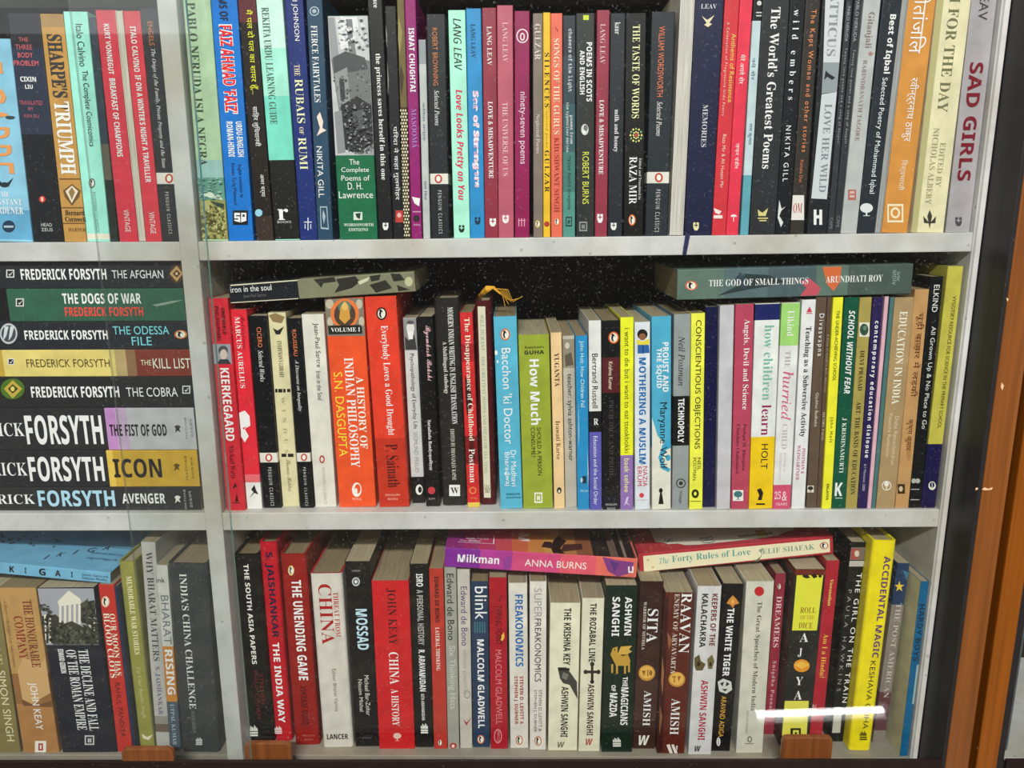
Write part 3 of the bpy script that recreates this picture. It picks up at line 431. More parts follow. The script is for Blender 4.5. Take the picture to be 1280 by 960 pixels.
V('light grey book with faint reddish lettering and a red seal', 1050.4, 1070.5, 296, 1080.3, 1104, -15, 'aeb1b1', T('Gitanjali', 15, 60, .3, .66, '8c8280', 'R'), P('o', ('a07a74', [(1088, 64), (1092, 67), (1088, 70), (1085, 67)])), T('RABINDRANATH TAGORE', 75, 176, .3, .56, '948682', 'R', 'a'), P('m', ('a8645c', rect(1060, 237, 1070, 250)), ('c8aca6', rect(1062, 239, 1068, 242)), ('c8aca6', rect(1062, 244, 1068, 247))))
V('dark slate book with bold and light white lettering and a white tree emblem', 1070.9, 1092, 296, 1104.4, 1130, -15, '2a3036', T('Best of Iqbal', 18, 92, .42, .76, 'd8dcde', 'B'), T('Selected Poetry of Muhammad Iqbal', 97, 242, .4, .68, 'b8bec2', 'S', 's'), tree(1083, 262, 8, 'd0d4d6'))
V('thin grey block of pages, left of the orange book', 1092.4, 1101, 296, 1130.3, 1137, -15, '9c9e9e', flip=True)
V('orange book with large white Hindi title and a square white emblem', 1101.4, 1134, 293, 1137.4, 1172, -15, 'c88a44', T('गीतांजिल', -14, 67, .28, .74, 'ece4d8', 'S'), T('रवीन्द्रनाथ ठाकुर', 97, 177, .36, .72, 'e8e0d2', 'S', 'a'), T('िवश्वभारती', 200, 238, .4, .66, 'e0d4c0', 'S', 'p'), P('m', ('e8d8b8', rect(1109, 255, 1129, 278)), ('c88a44', rect(1111, 257.5, 1127, 275.5)), ('e8d8b8', ellipse(1119, 266, 6, 7)), ('c88a44', ellipse(1119, 266, 3.6, 4.4))))
V('wide cream book with thin grey capitals and a fleur-de-lis', 1138, 1180, 293, 1174, 1216, -15, 'd8d1ad', D(-15, -14, 'b0a878'), P('o', ('aea878', [(1173, -12), (1181, -12), (1146, 290), (1138, 290)])), T('M FOR THE DAY', -14, 140, .38, .66, '80805f', 'R'), T('EDITED BY', 178, 233, .58, .74, 'a8a480', 'R', 's'), T('NICHOLAS ALBERY', 160, 255, .32, .5, 'a8a480', 'R', 'a'), P('m', ('3c3c34', [(1162, 262), (1165, 270), (1162, 286), (1159, 270)]), ('3c3c34', [(1154, 270), (1160, 277), (1155, 279)]), ('3c3c34', [(1170, 270), (1164, 277), (1169, 279)]), ('3c3c34', rect(1157, 277, 1168, 279))))
V('lilac grey book with heavy maroon capitals, last on the upper shelf', 1180.6, 1213, 292, 1216.5, 1247, -15, 'a19ca0', T('LEAV', -14, 25, .36, .64, '5a5256', 'S', 'a'), T('SAD GIRLS', 78, 226, .28, .7, '7d3440', 'B'), shield(1198, 277, 8, 11, '4a4448', 'a19ca0'))
# ------------------------------------------------------------------ middle shelf, left bay: a lying stack, listed from the bottom
CUR.update(row=2, side='L', group='thrillers lying in a stack in the left bay', Y=.008)
def tick(x, y, s=5): return P('m', ('d8d8d4', rect(x-s, y-s, x+s, y+s)), ('24262a', rect(x-s*.75, y-s*.75, x+s*.75, y+s*.75)), ('d8d8d4', [(x-s*.5, y), (x-s*.1, y+s*.6), (x+s*.9, y-s*.8), (x-s*.1, y+s*.2)]))
def horse(x, y, c): return P('m', (c, [(x-4, y-3), (x, y-5), (x+4, y-3), (x+2, y), (x+4, y+4), (x, y+2), (x-3, y+5), (x-2, y)]))
LY('charcoal thick paperback with silver blue capitals, at the bottom of the stack', -70, 610, 640, 250, 608, 640, '2b2c2e', T('FREDERICK', -66, 44, .32, .68, 'ccccc8', 'R', 'a'), T('FORSYTH', 48, 144, .18, .88, '8fb0c6', 'B', 'a'), T('AVENGER', 153, 207, .3, .74, 'dcdcd8', 'B'), horse(222, 624, 'd8d8d4'), Hh('BANTAM', 229, 234, 612, 636, 'a8a8a4', 'S', 'p'), Hh('PRESS', 236, 241, 614, 634, 'a8a8a4', 'S', 'p'))
LY('black and gold thick paperback in the stack, short black title on gold', -66, 564, 607, 248, 562, 607, '26262a', D(135, 250, 'c29c34'), D(135, 143, 'd8b850'), T('FREDERICK', -70, 34, .32, .68, 'ccccc8', 'R', 'a'), T('FORSYTH', 36, 130, .16, .84, 'dededa', 'B', 'a'), T('ICON', 142, 202, .26, .78, '2c2410', 'B'), horse(221, 584, '5a4614'), Hh('BANTAM', 230, 236, 570, 600, '7a6224', 'S', 'p'), Hh('PRESS', 238, 243, 572, 598, '7a6224', 'S', 'p'))
LY('black and silver thick paperback with pink sheen, third from the bottom of the stack', -62, 511, 560, 244, 509, 560, '28292b', D(133, 146, 'b684bc'), D(146, 160, 'b9a0bf'), D(160, 250, 'b4b4b8'), T('FREDERICK', -74, 30, .34, .66, 'ccccc8', 'R', 'a'), T('FORSYTH', 32, 128, .14, .84, 'dededa', 'B', 'a'), T('THE FIST OF GOD', 137, 208, .34, .62, '1c1a1e', 'B'), horse(222, 536, '2c2c30'), Hh('BANTAM', 230, 235, 522, 548, '7c7c80', 'S', 'p'), Hh('PRESS', 237, 242, 524, 546, '7c7c80', 'S', 'p'))
LY('black paperback in the stack with a green and gold gem at its left end', -2, 472, 506, 241, 470, 506, '242527', T('FREDERICK FORSYTH', 39, 149, .34, .7, 'dededa', 'B', 'a'), T('THE COBRA', 158, 222, .36, .66, 'd8d8d4', 'S'), tick(233, 487, 5), P('o', ('4a6a20', ellipse(16, 486, 15, 13)), ('b8a040', [(5, 486), (16, 475), (28, 486), (16, 498)]), ('403c14', [(10, 486), (16, 480), (23, 486), (16, 492)]), ('d8c868', ellipse(16, 486, 2.5, 3))))
LY('pale yellow and brick red paperback in the middle of the stack', -4, 438, 467, 238.5, 436, 467, 'd6c474', D(144, 158, 'b8a070'), D(158, 170, '8f6a4c'), D(170, 250, '7c3428'), D(-4, 4, 'b89a3c'), T('FREDERICK FORSYTH', 33, 137, .36, .66, '6a5c30', 'S', 'a'), T('THE', 176, 189, .42, .62, 'e0c8a8', 'S'), T('KILL LIST', 191, 238, .3, .68, 'e8d4b4', 'S'), tick(14, 452, 4))
LY('black navy paperback in the stack with light blue title on two lines', -4, 403, 436, 236, 401, 436, '22262c', P('o', ('b8bcc0', ellipse(11, 417, 11, 13)), ('40464c', ellipse(11, 417, 9, 10.5)), ('c8ccd0', [(6, 408), (11, 408), (8, 420), (4, 426)]), ('c8ccd0', [(13, 408), (18, 408), (15, 420), (11, 426)])), T('FREDERICK FORSYTH', 31, 135, .36, .7, 'dcdcd8', 'B', 'a'), T('THE ODESSA', 142, 212, .54, .84, '6cb4d8', 'S'), T('FILE', 164, 189, .16, .44, '6cb4d8', 'S'), oval(226, 418, 16, 11, 'c8743c'))
LY('dark green paperback with white and red title, second from the top of the stack', 10, 362, 396, 230.5, 359, 396, '305c48', T('THE DOGS OF WAR', 79, 177, .54, .86, 'dcdcd4', 'B'), T('FREDERICK FORSYTH', 80, 178, .16, .44, 'c04a40', 'B', 'a'), tick(25, 378, 5), P('o', ('7c9484', [(190, 381), (215, 376), (229, 375), (216, 379), (196, 383)])))
LY('black paperback on top of the stack, a gold diamond at its right end', -8, 327, 357, 229, 325, 357, '25282c', T('FREDERICK FORSYTH', 26, 133, .32, .72, 'dcdcd8', 'B', 'a'), T('THE AFGHAN', 140, 204, .36, .66, 'd4d4d0', 'S'), tick(13, 342, 5), P('o', ('4a3420', ellipse(221, 342, 9, 12)), ('b89460', [(212, 342), (221, 332), (229, 342), (221, 352)]), ('402c1a', [(216, 342), (221, 337), (226, 342), (221, 347)]), ('d0b488', ellipse(221, 342, 1.6, 2))))
# ------------------------------------------------------------------ middle shelf, right bay
CUR.update(row=2, side='R', group='upright books on the middle shelf', Y=None)
V('red paperback with a tiny portrait, standing against the right face of the divider', 284, 306.7, 638, 259.6, 286, 373, 'c62e3a', T('ONEWORLD', 385, 418, .62, .8, '4a1a1e', 'B', 's'), T('PHILOSOPHERS', 383, 426, .3, .48, '4a1a1e', 'B', 's'), P('c', ('8e949c', [(266, 430), (288, 430), (290, 455), (268, 455)]), ('4c4c52', ellipse(279, 438, 6, 6)), ('c8b8ac', ellipse(279.5, 443, 4.4, 6.5)), ('3a3a40', [(271, 455), (275, 449), (285, 449), (289, 455)])), T('KIERKEGAARD', 460, 551, .3, .76, 'ecdcda', 'B'), T('Michael Watts', 557, 598, .4, .66, '5a1a20', 'R', 'a'), P('m', ('2a1416', [(291, 611), (294, 603), (297, 611), (295, 608)]), ('2a1416', [(294, 627), (296, 616), (298, 627)]), ('2a1416', rect(290, 628, 300, 629))))
V('glossy red paperback with a white feather and white foot', 308.4, 328, 636, 287, 308, 387, 'd42f3c', D(593, 603, 'd86870'), D(603, 636, 'dcdcda'), T('Meditations', 394, 436, .62, .86, '8a1c26', 'C'), T('MARCUS AURELIUS', 396, 485, .24, .52, 'ecccca', 'R', 'a'), P('o', ('f0eae8', [(298, 516), (306, 513), (312, 520), (313, 532), (306, 536), (311, 545), (306, 553), (302, 546), (299, 548), (301, 538), (297, 528)]), ('d42f3c', [(303, 535), (308, 533), (305, 537)])), P('m', ('222222', [(312, 622), (317, 615), (314, 612), (318, 606), (320, 612), (323, 618), (318, 616)])))
V('black paperback with a white band, left of the worn cream book', 328.5, 353, 635, 311, 332.5, 395, '1b1c1f', T('CICERO', 409, 434, .42, .66, 'b86a44', 'S', 'a'), T('Selected Works', 438, 477, .4, .66, 'cfcfca', 'I'), *classic(324, 348, 566, 578, 0, 584, 632))
V('worn cream book with smudged black marks and a torn head', 354, 374, 633, 333.5, 357.5, 391, 'd2caa2', P('o', ('8a7450', [(336, 394), (344, 390), (356, 396), (352, 404), (341, 402)]), ('2a2824', [(341, 410), (347, 413), (355, 408), (350, 418), (345, 418)]), ('24221e', rect(344, 486, 347, 490.5)), ('24221e', rect(348, 486, 353, 490.5)), ('24221e', rect(354, 486, 357, 490.5)), ('24221e', rect(359, 486, 363, 490)), ('24221e', rect(352, 567, 358, 571)), ('24221e', rect(360, 567, 367, 571))), T("EVERYMAN'S LIBRARY", 426, 472, .4, .66, '5c5844', 'R', 'p'), T('WINDUS', 496, 566, .4, .56, 'aaa27e', 'R'), T('Thomas Hobbes', 574, 614, .4, .66, '8c866c', 'C', 'a'))
V('narrow black paperback with a white band, right of the worn cream book', 375.4, 392, 635, 358, 376, 398, '1b1c1f', T('ROUSSEAU', 412, 445, .34, .62, 'b86a44', 'S', 'a'), T('A Discourse on Inequality', 450, 514, .34, .64, 'cfcfca', 'I'), *classic(372, 388, 566, 577, 0, 584, 632))
V('plain white paperback with thin black lettering and a small red oval', 394, 421, 634, 377, 404, 393, 'd2cfc5', T('Jean-Paul Sartre', 404, 459, .48, .74, '2c2c2a', 'T', 'a'), T('Iron in the Soul', 464, 500, .48, .7, '3c3c3a', 'T'), P('m', ('a83a34', ellipse(402.6, 574, 3.4, 5)), ('d2cfc5', ellipse(402.6, 574, 1.8, 3))), T('MODERN CLASSICS', 584, 630, .44, .56, 'a8a59a', 'T', 'p'))
V('thick orange book with a painted medallion above its history title', 425, 469.5, 634, 404.6, 454.5, 372, 'de532d', P('c', ('7a7468', [(404.5, 372.5), (454, 372.5), (457, 420), (408, 420)]), ('b8b09c', ellipse(412, 380, 5, 6)), ('b8b09c', ellipse(449, 380, 4, 6)), ('b8b09c', ellipse(413, 402, 4, 6)), ('b8b09c', ellipse(452, 402, 3.5, 6)), ('d8743c', ellipse(431, 392, 18, 19)), ('4c3c30', ellipse(431, 393, 13.5, 15)), ('54746a', ellipse(431, 384, 8, 8)), ('c89440', [(426, 383), (431, 376), (436, 383), (438, 398), (431, 405), (424, 398)]), ('d8b060', ellipse(431, 383, 3.6, 5)), ('25241f', [(410, 407), (452, 406), (453, 417), (411, 418)])), Hh('VOLUME I', 414, 450, 409, 415, 'ded8c4', 'RB', 's'),
  T('A HISTORY OF', 471, 561, .68, .88, 'ecd9b8', 'RB'), T('INDIAN PHILOSOPHY', 447, 584, .4, .64, 'f0dcbe', 'RB'), T('S.N. DASGUPTA', 465, 570, .1, .33, 'e6b83c', 'S', 'a'), P('m', ('ece4d8', ellipse(446, 612, 6, 9)), ('de532d', ellipse(447, 611, 3.8, 6)), ('ece4d8', ellipse(445, 614, 2, 4))), Hh('MOTILAL', 441, 452, 622, 625, 'ecd0b8', 'S', 'p'))
V('thick vermilion book, white title on a good drought, large dark author name', 474.7, 511.5, 634, 455.2, 495.3, 371, 'd6402d', D(548, 634, 'b93626'), oval(477, 392, 13, 16, '1f1a18'), T('Everybody Loves a Good Drought', 407, 544, .4, .68, 'ecd6cc', 'R'), T('P. Sainath', 555, 609, .34, .74, '5c1c18', 'R', 'a'), Hh('PENGUIN', 482, 500, 617, 620, 'e4b0a0', 'S', 'p'), Hh('BOOKS', 485, 497, 622, 625, 'e4b0a0', 'S', 'p'))
V('grey white book with a bearded head photograph at its top', 516, 531, 629, 503, 520.5, 398, 'c6c6c6', D(398, 438, '8c8c8e'), D(596, 629, '1e1e1e'), P('c', ('d6d4d0', ellipse(513, 410, 5, 7)), ('3a3a3c', [(506, 420), (511, 426), (518, 418), (521, 437), (507, 437)]), ('efefec', [(509, 414), (517, 414), (516, 424), (511, 424)]), ('55555a', ellipse(513, 403, 4.6, 2.4))), T('Psychopathology of Everyday Life', 442, 536, .34, .68, '3a3a3a', 'T'), T('SIGMUND FREUD', 540, 590, .34, .66, '9a9a9a', 'T', 'a'), P('m', ('e0e0dc', ellipse(524, 612, 4.4, 6.5)), ('1e1e1e', ellipse(525, 612, 2.4, 4))))
V('black paperback with pink script title and a red dot at its foot', 533, 550, 633, 522, 541, 396, '1b1a1c', T('Byomkesh Bakshi', 407, 476, .34, .82, 'c49aa4', 'C'), T('Saradindu Bandyopadhyay', 525, 588, .3, .6, 'd0ccca', 'R', 'a'), disc(539.5, 613, 4.6, 'b83a44'), Hh('RUPA', 536, 544, 622, 624.5, 'a89a9a', 'S', 'p'))
V('tall dark grey hardback with a grey head and white W square', 554.4, 583, 632, 541.2, 575, 373, '2b2927', T('MODERN INDIAN WRITING IN ENGLISH TRANSLATION', 384, 530, .52, .74, 'c8c4bc', 'R'), T('A Multilingual Anthology', 427, 492, .24, .44, 'c0bcb4', 'R', 's'), T('EDITED BY DHANANJAY KAPSE', 536, 600, .42, .6, 'b0aca4', 'R', 'a'), P('k', ('dededa', rect(561.5, 606, 575, 620))), Hh('W', 563.5, 573.5, 609, 617, '2b2927', 'RB', 'm'), hard=True)
V('red and black paperback with cream title about childhood and yellow foot', 584.6, 600, 634, 574.4, 590.5, 391, 'c72f30', D(430, 452, 'a02428'), D(545, 580, '7c2022'), D(628, 634, 'd8b850'), P('o', ('3c1416', [(581, 470), (588, 480), (590, 505), (584, 520), (582, 500)]), ('4a1618', [(586, 545), (592, 552), (594, 575), (588, 570)])), T('The Disappearance of Childhood', 397, 551, .3, .7, 'e4c8b4', 'R'), T('Postman', 561, 603, .3, .72, 'e8d0bc', 'R', 'a'), ring(591, 613, 4.4, 'd88848', 'c72f30'), Hh('Vintage', 588, 597, 621, 624, 'd88848', 'S', 'p'))
V('maroon hardback with a long cream label and a yellow tassel at its head', 602, 619, 631, 592, 615.6, 376, '4a1a1e', P('k', ('cfcab4', [(597, 383), (606.5, 383), (613.5, 622), (605, 622)])), T('WILL DURANT', 393, 438, .3, .5, '8c9078', 'R', 'a'), T('THE GREATEST MINDS AND IDEAS OF ALL TIME', 445, 592, .3, .52, '8c9078', 'R'), Hh('S&S', 606, 612, 606, 616, '5c6048', 'R', 'm'), tassel=True, hard=True)
V('sky blue paperback with quirky white lettering and an oval, right of the maroon hardback', 626, 653, 636, 616.4, 646, 396, '56aac6', oval(631.6, 418, 12, 15, 'c86a3c'), T("Bacchon 'ki Doctor", 435, 555, .3, .7, 'dcecf0', 'S'), T('Dr Madhavi', 563, 608, .54, .78, 'd4e8ee', 'S', 'a'), T('Bharadwaj', 565, 607, .24, .46, 'd4e8ee', 'S', 'a'), Hh('PENGUIN', 633, 650, 616, 619, '1f4a60', 'B', 'p'), Hh('ENTERPRISE', 633, 651, 620.5, 623, '1f4a60', 'B', 'p'), P('o', ('e0eef2', ellipse(620, 441, 2, 3)), ('e0eef2', ellipse(622, 452, 1, 2)), ('e0eef2', ellipse(632, 592, 1.4, 2))))
V('thick olive green paperback with bold white question title', 654, 691.5, 636, 648, 686, 419, '929f38', Hh('Ramachandra', 656, 680, 432, 435.5, '2c3014', 'R', 'a'), Hh('GUHA', 655.5, 680, 437.5, 443, '1c2010', 'B', 'a'), T('How Much', 449, 531, .36, .64, 'ecebd8', 'B'), T('SHOULD A PERSON', 534, 594, .52, .66, '34380f', 'S', 's'), T('CONSUME?', 534, 571, .32, .46, '34380f', 'S', 's'), sqr(673, 622, 10, 13, 'e4e4d4', '929f38'))
V('narrow peach paperback with brown capitals, right of the olive one', 693, 706, 636, 688, 702, 416, 'e4c090', T('YUGANTA', 441, 483, .3, .72, '5a4028', 'R'), T('Irawati Karve', 526, 574, .3, .7, '7a5a3c', 'R', 'a'), P('m', ('2a2a2c', ellipse(699, 613, 3, 4)), ('d8c8b0', ellipse(699, 614, 1.4, 2))))
V('worn grey paperback with black lower case lettering and patchy picture', 706.6, 721.6, 634, 703, 718, 420, 'b3aca0', D(424, 460, '8c8474'), P('c', ('c4bca8', ellipse(709, 432, 3, 4)), ('5c5446', [(706, 444), (714, 440), (717, 456), (707, 458)])), T('teacher: sylvia ashton-warner', 467, 576, .3, .7, '2c2a28', 'S'))
V('narrow bright blue paperback, scuffed white along its edge', 722.6, 736, 637, 718.6, 735, 420, '2a86bb', T('John Holt: How Children Fail', 426, 509, .32, .66, 'a8d8ec', 'S'), P('o', ('b8ccd4', [(723, 500), (724, 540), (723.2, 560)]), ('b8ccd4', [(734, 560), (735.6, 590), (735, 610)]), ('b8ccd4', ellipse(727, 600, 1.4, 3))), P('m', ('14344a', rect(728, 595, 733, 604))), Hh('PELICAN', 726, 735, 612, 615, 'a8d8ec', 'S', 'p'))
V('white, black and violet banded paperback with tall black name', 737, 752.4, 640, 736, 751, 401, 'd6d6d4', D(514, 540, '1d1d1f'), D(540, 640, '5b57a9'), T('Bertrand Russell', 442, 510, .28, .7, '2c2c30', 'S', 'a'), Hh('R', 742, 748, 523, 531, 'd6d6d4', 'RB', 'm'), T('Education and the Social Order', 545, 631, .34, .66, 'c0c4e4', 'S'))
V('black paperback with a maroon band and orange oval, left of the yellow one', 753, 775, 641, 752.6, 775, 401, '1b1a1d', D(447, 491, '542428'), D(620, 641, '20202a'), oval(767, 422, 13, 15), T('Krishna Kumar', 452, 487, .36, .58, 'd4b8a0', 'S', 'a'), T('PREJUDICE AND PRIDE', 500, 596, .36, .64, '3c393a', 'R'), Hh('PENGUIN', 757, 771, 629, 632, 'b8b8b4', 'S', 'p'), Hh('BOOKS', 759, 769, 634, 637, 'b8b8b4', 'S', 'p'))
V('lemon yellow over lilac paperback with grey lower case lettering', 775.4, 791.4, 638, 775.4, 792, 397, 'dfe130', D(569, 638, '8a6ca9'), T('i want to die but i want to eat tteokbokki', 410, 566, .34, .68, '747418', 'S'), T('baek sehee', 573, 615, .34, .66, 'd8cc9c', 'S', 'a'), P('m', ('d0b8d8', [(780, 632), (783, 622), (786, 620), (784, 628), (788, 633), (783, 629)])))
V('white paperback with tall blue title and a small seated child', 794, 812, 637, 793, 813, 403, 'd0d4dc', P('c', ('201c1c', ellipse(803, 418, 6.5, 6.5)), ('8a5a3c', ellipse(803, 421, 4.4, 4.4)), ('d8c83c', [(796, 424), (803, 427), (811, 423), (812, 430), (804, 433), (796, 430)]), ('2c5c9c', [(797, 431), (811, 431), (812, 441), (797, 442)]), ('1c3c6c', rect(803, 432, 804.5, 442))), T('MOTHERING A MUSLIM', 447, 580, .3, .7, '3c7ab0', 'B'), T('NAZIA', 583, 608, .56, .8, 'c04858', 'S', 'a'), T('ERUM', 583, 607, .2, .42, 'c04858', 'S', 'a'), disc(802, 619, 3, 'c84048'), Hh('JUGGERNAUT', 796, 811, 624, 626, 'c87880', 'S', 'p'))
V('blue over cream paperback with a curling wave, right of the seated child one', 815, 838.6, 637, 814.5, 839, 396, '4ca2c2', D(560, 637, 'd6d3c6'), P('o', ('d6d3c6', [(815, 522), (822, 545), (832, 556), (838, 556), (838, 564), (815, 564)]), ('3b9abf', [(838, 548), (828, 556), (823, 572), (827, 586), (836, 590), (838, 586), (831, 582), (828, 572), (833, 562), (838, 560)]), ('3b9abf', ellipse(835, 572, 3, 4))), T('PROUST AND', 428, 490, .58, .84, 'e0eef0', 'B'), T('THE SQUID', 435, 485, .24, .48, 'e0eef0', 'B'), T('Maryanne Wolf', 503, 586, .36, .74, '24343c', 'S', 'a'), P('m', ('1c1c1c', ellipse(826, 613, 2.4, 3)), ('1c1c1c', [(825, 616), (827.4, 616), (829.5, 630), (823, 630)])))
V('grey paperback with a black block reading technology in white capitals', 840, 860, 637, 842.7, 863.6, 393, '8d9394', D(495, 557, '16171a'), T('Neil Postman', 420, 482, .3, .66, '3c4244', 'I', 'a'), T('TECHNOPOLY', 498, 553, .3, .68, 'd4d4d2', 'B'), ring(851, 604, 6, '2c3234', '8d9394', .78), disc(851, 604, 2.6, '2c3234'), T('Vintage', 613, 629, .42, .6, '3c4244', 'S', 'p'))
V('fluorescent yellow paperback with black letters about objections', 861.6, 878, 637, 864, 881.5, 392, 'e2ea4c', T('CONSCIENTIOUS OBJECTIONS', 400, 561, .28, .68, '2c3010', 'S'), T('NEIL', 572, 588, .6, .8, '3c4014', 'S', 'a'), T('POSTMAN', 572, 600, .26, .46, '3c4014', 'S', 'a'), P('m', ('2a2e10', ellipse(869, 617, 4.6, 5.6)), ('e2ea4c', ellipse(869, 617, 1.8, 2.4))), P('o', ('6a7018', rect(863, 626, 876, 627))))
V('blank dark navy paperback, right of the fluorescent yellow one', 878.4, 894, 635, 882, 898.8, 384, '1a1c40', dy=.002)
V('blank pale lavender grey paperback, left of the dusty rose one', 894.5, 913, 638, 899.5, 917.5, 382, 'bab8bf')
V('dusty rose paperback with white title about angels and science', 914, 935, 639, 919, 943, 381, 'ae445b', T('Angels, Devil and Science', 399, 512, .46, .76, 'e0c8ca', 'R'), T('Pushpa M. Bhargava', 530, 588, .56, .72, '5c2430', 'R', 'a'), T('Chandana Chakrabarti', 530, 592, .22, .4, '5c2430', 'R', 'a'), tree(922.5, 619, 5.4, '3c6c70', 'dcdcd8'))
V('white paperback with navy head and amber foot, learn in plum letters', 936, 965, 639, 944, 975.7, 380, 'd8dad8', D(380, 400, '20265c'), D(546, 639, 'f2bd20'), T('how children', 406, 500, .42, .76, '84b4a8', 'R'), T('learn', 506, 544, .42, .76, '9a3c6c', 'R'), T('HOLT', 555, 586, .46, .7, '3c2c14', 'S', 'a'), P('m', ('241c10', [(946, 612), (951, 610), (954, 616), (952, 625), (947, 625), (949, 619)]), ('241c10', rect(945, 629, 956, 631))))
V('white paperback with green head and pink foot, pink italic word hurried', 966, 987, 639, 976.8, 1001, 379, 'd6d6d6', D(379, 432, '98c870'), D(606, 639, 'c64e6d'), T('Elkind', 388, 420, .34, .7, 'd8ecc8', 'R', 'a'), T('THE', 438, 460, .34, .56, 'b0aaac', 'R'), T('hurried', 464, 525, .3, .74, 'c86c90', 'I'), T('CHILD', 530, 561, .36, .6, 'b8b0b4', 'R'), T('growing up', 566, 590, .5, .62, 'c0b4b8', 'S', 's'), T('too fast too soon', 566, 600, .28, .4, 'c0b4b8', 'S', 's'), Hh('25', 968, 976, 614, 624, 'e4ccd2', 'RB', 'o'), Hh('&', 977, 984, 614, 626, 'e4ccd2', 'RB', 'o'), Hh('YEARS', 969, 984, 628, 632, 'e4ccd2', 'S', 'o'))
V('white paperback with black bold serif title about teaching, magenta authors', 989, 1006, 637, 1003, 1020, 375, 'd8d8da', P('m', ('c03850', [(1008, 390), (1012, 383), (1015, 390)]), ('c03850', rect(1008, 391, 1015, 392))), T('Teaching as a Subversive Activity', 408, 546, .26, .76, '2c2a2e', 'RB'), T('POSTMAN &', 560, 592, .56, .8, 'b04c84', 'R', 'a'), T('WEINGARTNER', 556, 600, .2, .44, 'b04c84', 'R', 'a'))
V('thin brown book with white title word, right of the black lettered white one', 1007, 1021.5, 635, 1021, 1033, 371, '5d4d41', T('Divasvapna', 392, 445, .3, .74, 'dcd4cc', 'S'), T('Gijubhai Badheka', 491, 533, .34, .62, 'b8aca0', 'S', 'a'), tree(1013, 611, 3.4, '2c2c24', 'd0c8bc'))
V('very thin brown book with tiny pale lettering, left of the lemon yellow one', 1022, 1026, 635, 1033.4, 1041, 371, '5a483c', T("A Study of Gandhi's Basic Education", 418, 490, .3, .7, 'b0a090', 'S'), T('HENRY FAGG', 515, 551, .3, .7, 'b0a090', 'R', 'a'))
V('narrow lemon yellow book with dark thin capitals, beside the dark green one', 1026.4, 1039, 638, 1041.3, 1055, 372, 'e4de36', T('THE UNDER-ACHIEVING SCHOOL', 388, 476, .36, .68, '4c4a14', 'S'), T('John Holt', 521, 553, .34, .66, '4c4a14', 'S', 'a'), T('EKLAVYA', 605, 625, .36, .62, '3c3a10', 'B', 'p'))
V('dark green book with white brush capitals and a large white K', 1039.4, 1056, 638, 1055.4, 1075, 372, '17513d', T('SCHOOL WITHOUT FEAR', 388, 492, .34, .76, 'd8dcd8', 'BI'), T('J KRISHNAMURTI', 522, 591, .34, .66, 'b8c8bc', 'R', 'a'), Hh('K', 1043, 1053.5, 603, 620, 'dce0dc', 'B', 'm'), P('m', ('b8c8bc', rect(1044, 622, 1053, 623))))
V('khaki book with dark capitals about art and a round emblem', 1056.4, 1071.5, 636, 1075.4, 1090, 372, 'a1924f', P('m', ('d4d0bc', rect(1074, 403, 1087, 421)), ('2c4a3c', ellipse(1080, 412, 5.4, 7.4)), ('5c7c6c', ellipse(1081, 410, 2.4, 3))), T('DEVI PRASAD', 438, 488, .32, .68, '3c3618', 'R', 'a'), T('ART: THE BASIS OF EDUCATION', 502, 618, .3, .7, '3c3618', 'R'))
V('violet navy slim book with rounded white lower case lettering', 1072, 1083.5, 639, 1091, 1105, 372, '2c2450', T('contemporary education dialogue', 401, 572, .28, .7, 'd0ccd8', 'B'), T('6:1 Monsoon 2008', 580, 613, .34, .6, '9c98b0', 'S', 's'))
V('very thin blank pale pink booklet', 1084, 1088.3, 639, 1105.4, 1112.5, 371, 'd3a6b5')
V('very thin blank teal booklet, right of the pale pink one', 1088.7, 1093.6, 638, 1113, 1119, 372, '496f70')
V('wide light brown book with white bold capitals about education', 1094, 1118.6, 638, 1119.4, 1143, 372, 'a38964', T('EDUCATION IN INDIA', 389, 505, .3, .7, 'dcd0bc', 'RB'), T('Disha Ramachandran', 520, 581, .58, .74, 'c8b89c', 'S', 'a'), T('Vasantha Ramkumar', 516, 572, .26, .42, 'c8b89c', 'S', 'a'), P('m', ('e0dcd0', ellipse(1108, 607, 6, 6)), ('a38964', ellipse(1108, 607, 5, 5)), ('e0dcd0', ellipse(1108, 605, 3, 3)), ('e0dcd0', rect(1107.5, 605, 1108.5, 612))))
V('tan mottled book with dark brown Hindi lettering', 1119, 1135.6, 635, 1143.4, 1162.5, 362, 'b88e5e', T('चूड़ी बाज़ार में लड़की', 391, 496, .3, .78, '6c3c28', 'S'), T('कृष्ण कुमार', 524, 563, .3, .66, '6c3c28', 'S', 'a'), P('o', ('a07848', ellipse(1146, 430, 3, 12)), ('a87c4c', ellipse(1136, 560, 3, 16))), P('m', ('3c2c1c', rect(1122, 605, 1131, 617)), ('c8b090', ellipse(1126, 611, 2.4, 3.4))))
V('black tall book with thin white lettering, left of the tall yellow one', 1136, 1151, 635, 1163, 1180, 346, '1b1c1e', T('ELKIND', 356, 390, .34, .7, 'b8b8b6', 'S', 'a'), T('All Grown Up & No Place to Go', 408, 536, .36, .72, 'b0b0ae', 'S'), P('m', ('a8a8a4', ellipse(1142, 601, 3, 3)), ('a8a8a4', ellipse(1147, 601, 3, 3)), ('a8a8a4', rect(1138, 611, 1149, 612)), ('a8a8a4', rect(1138, 624, 1149, 625))))
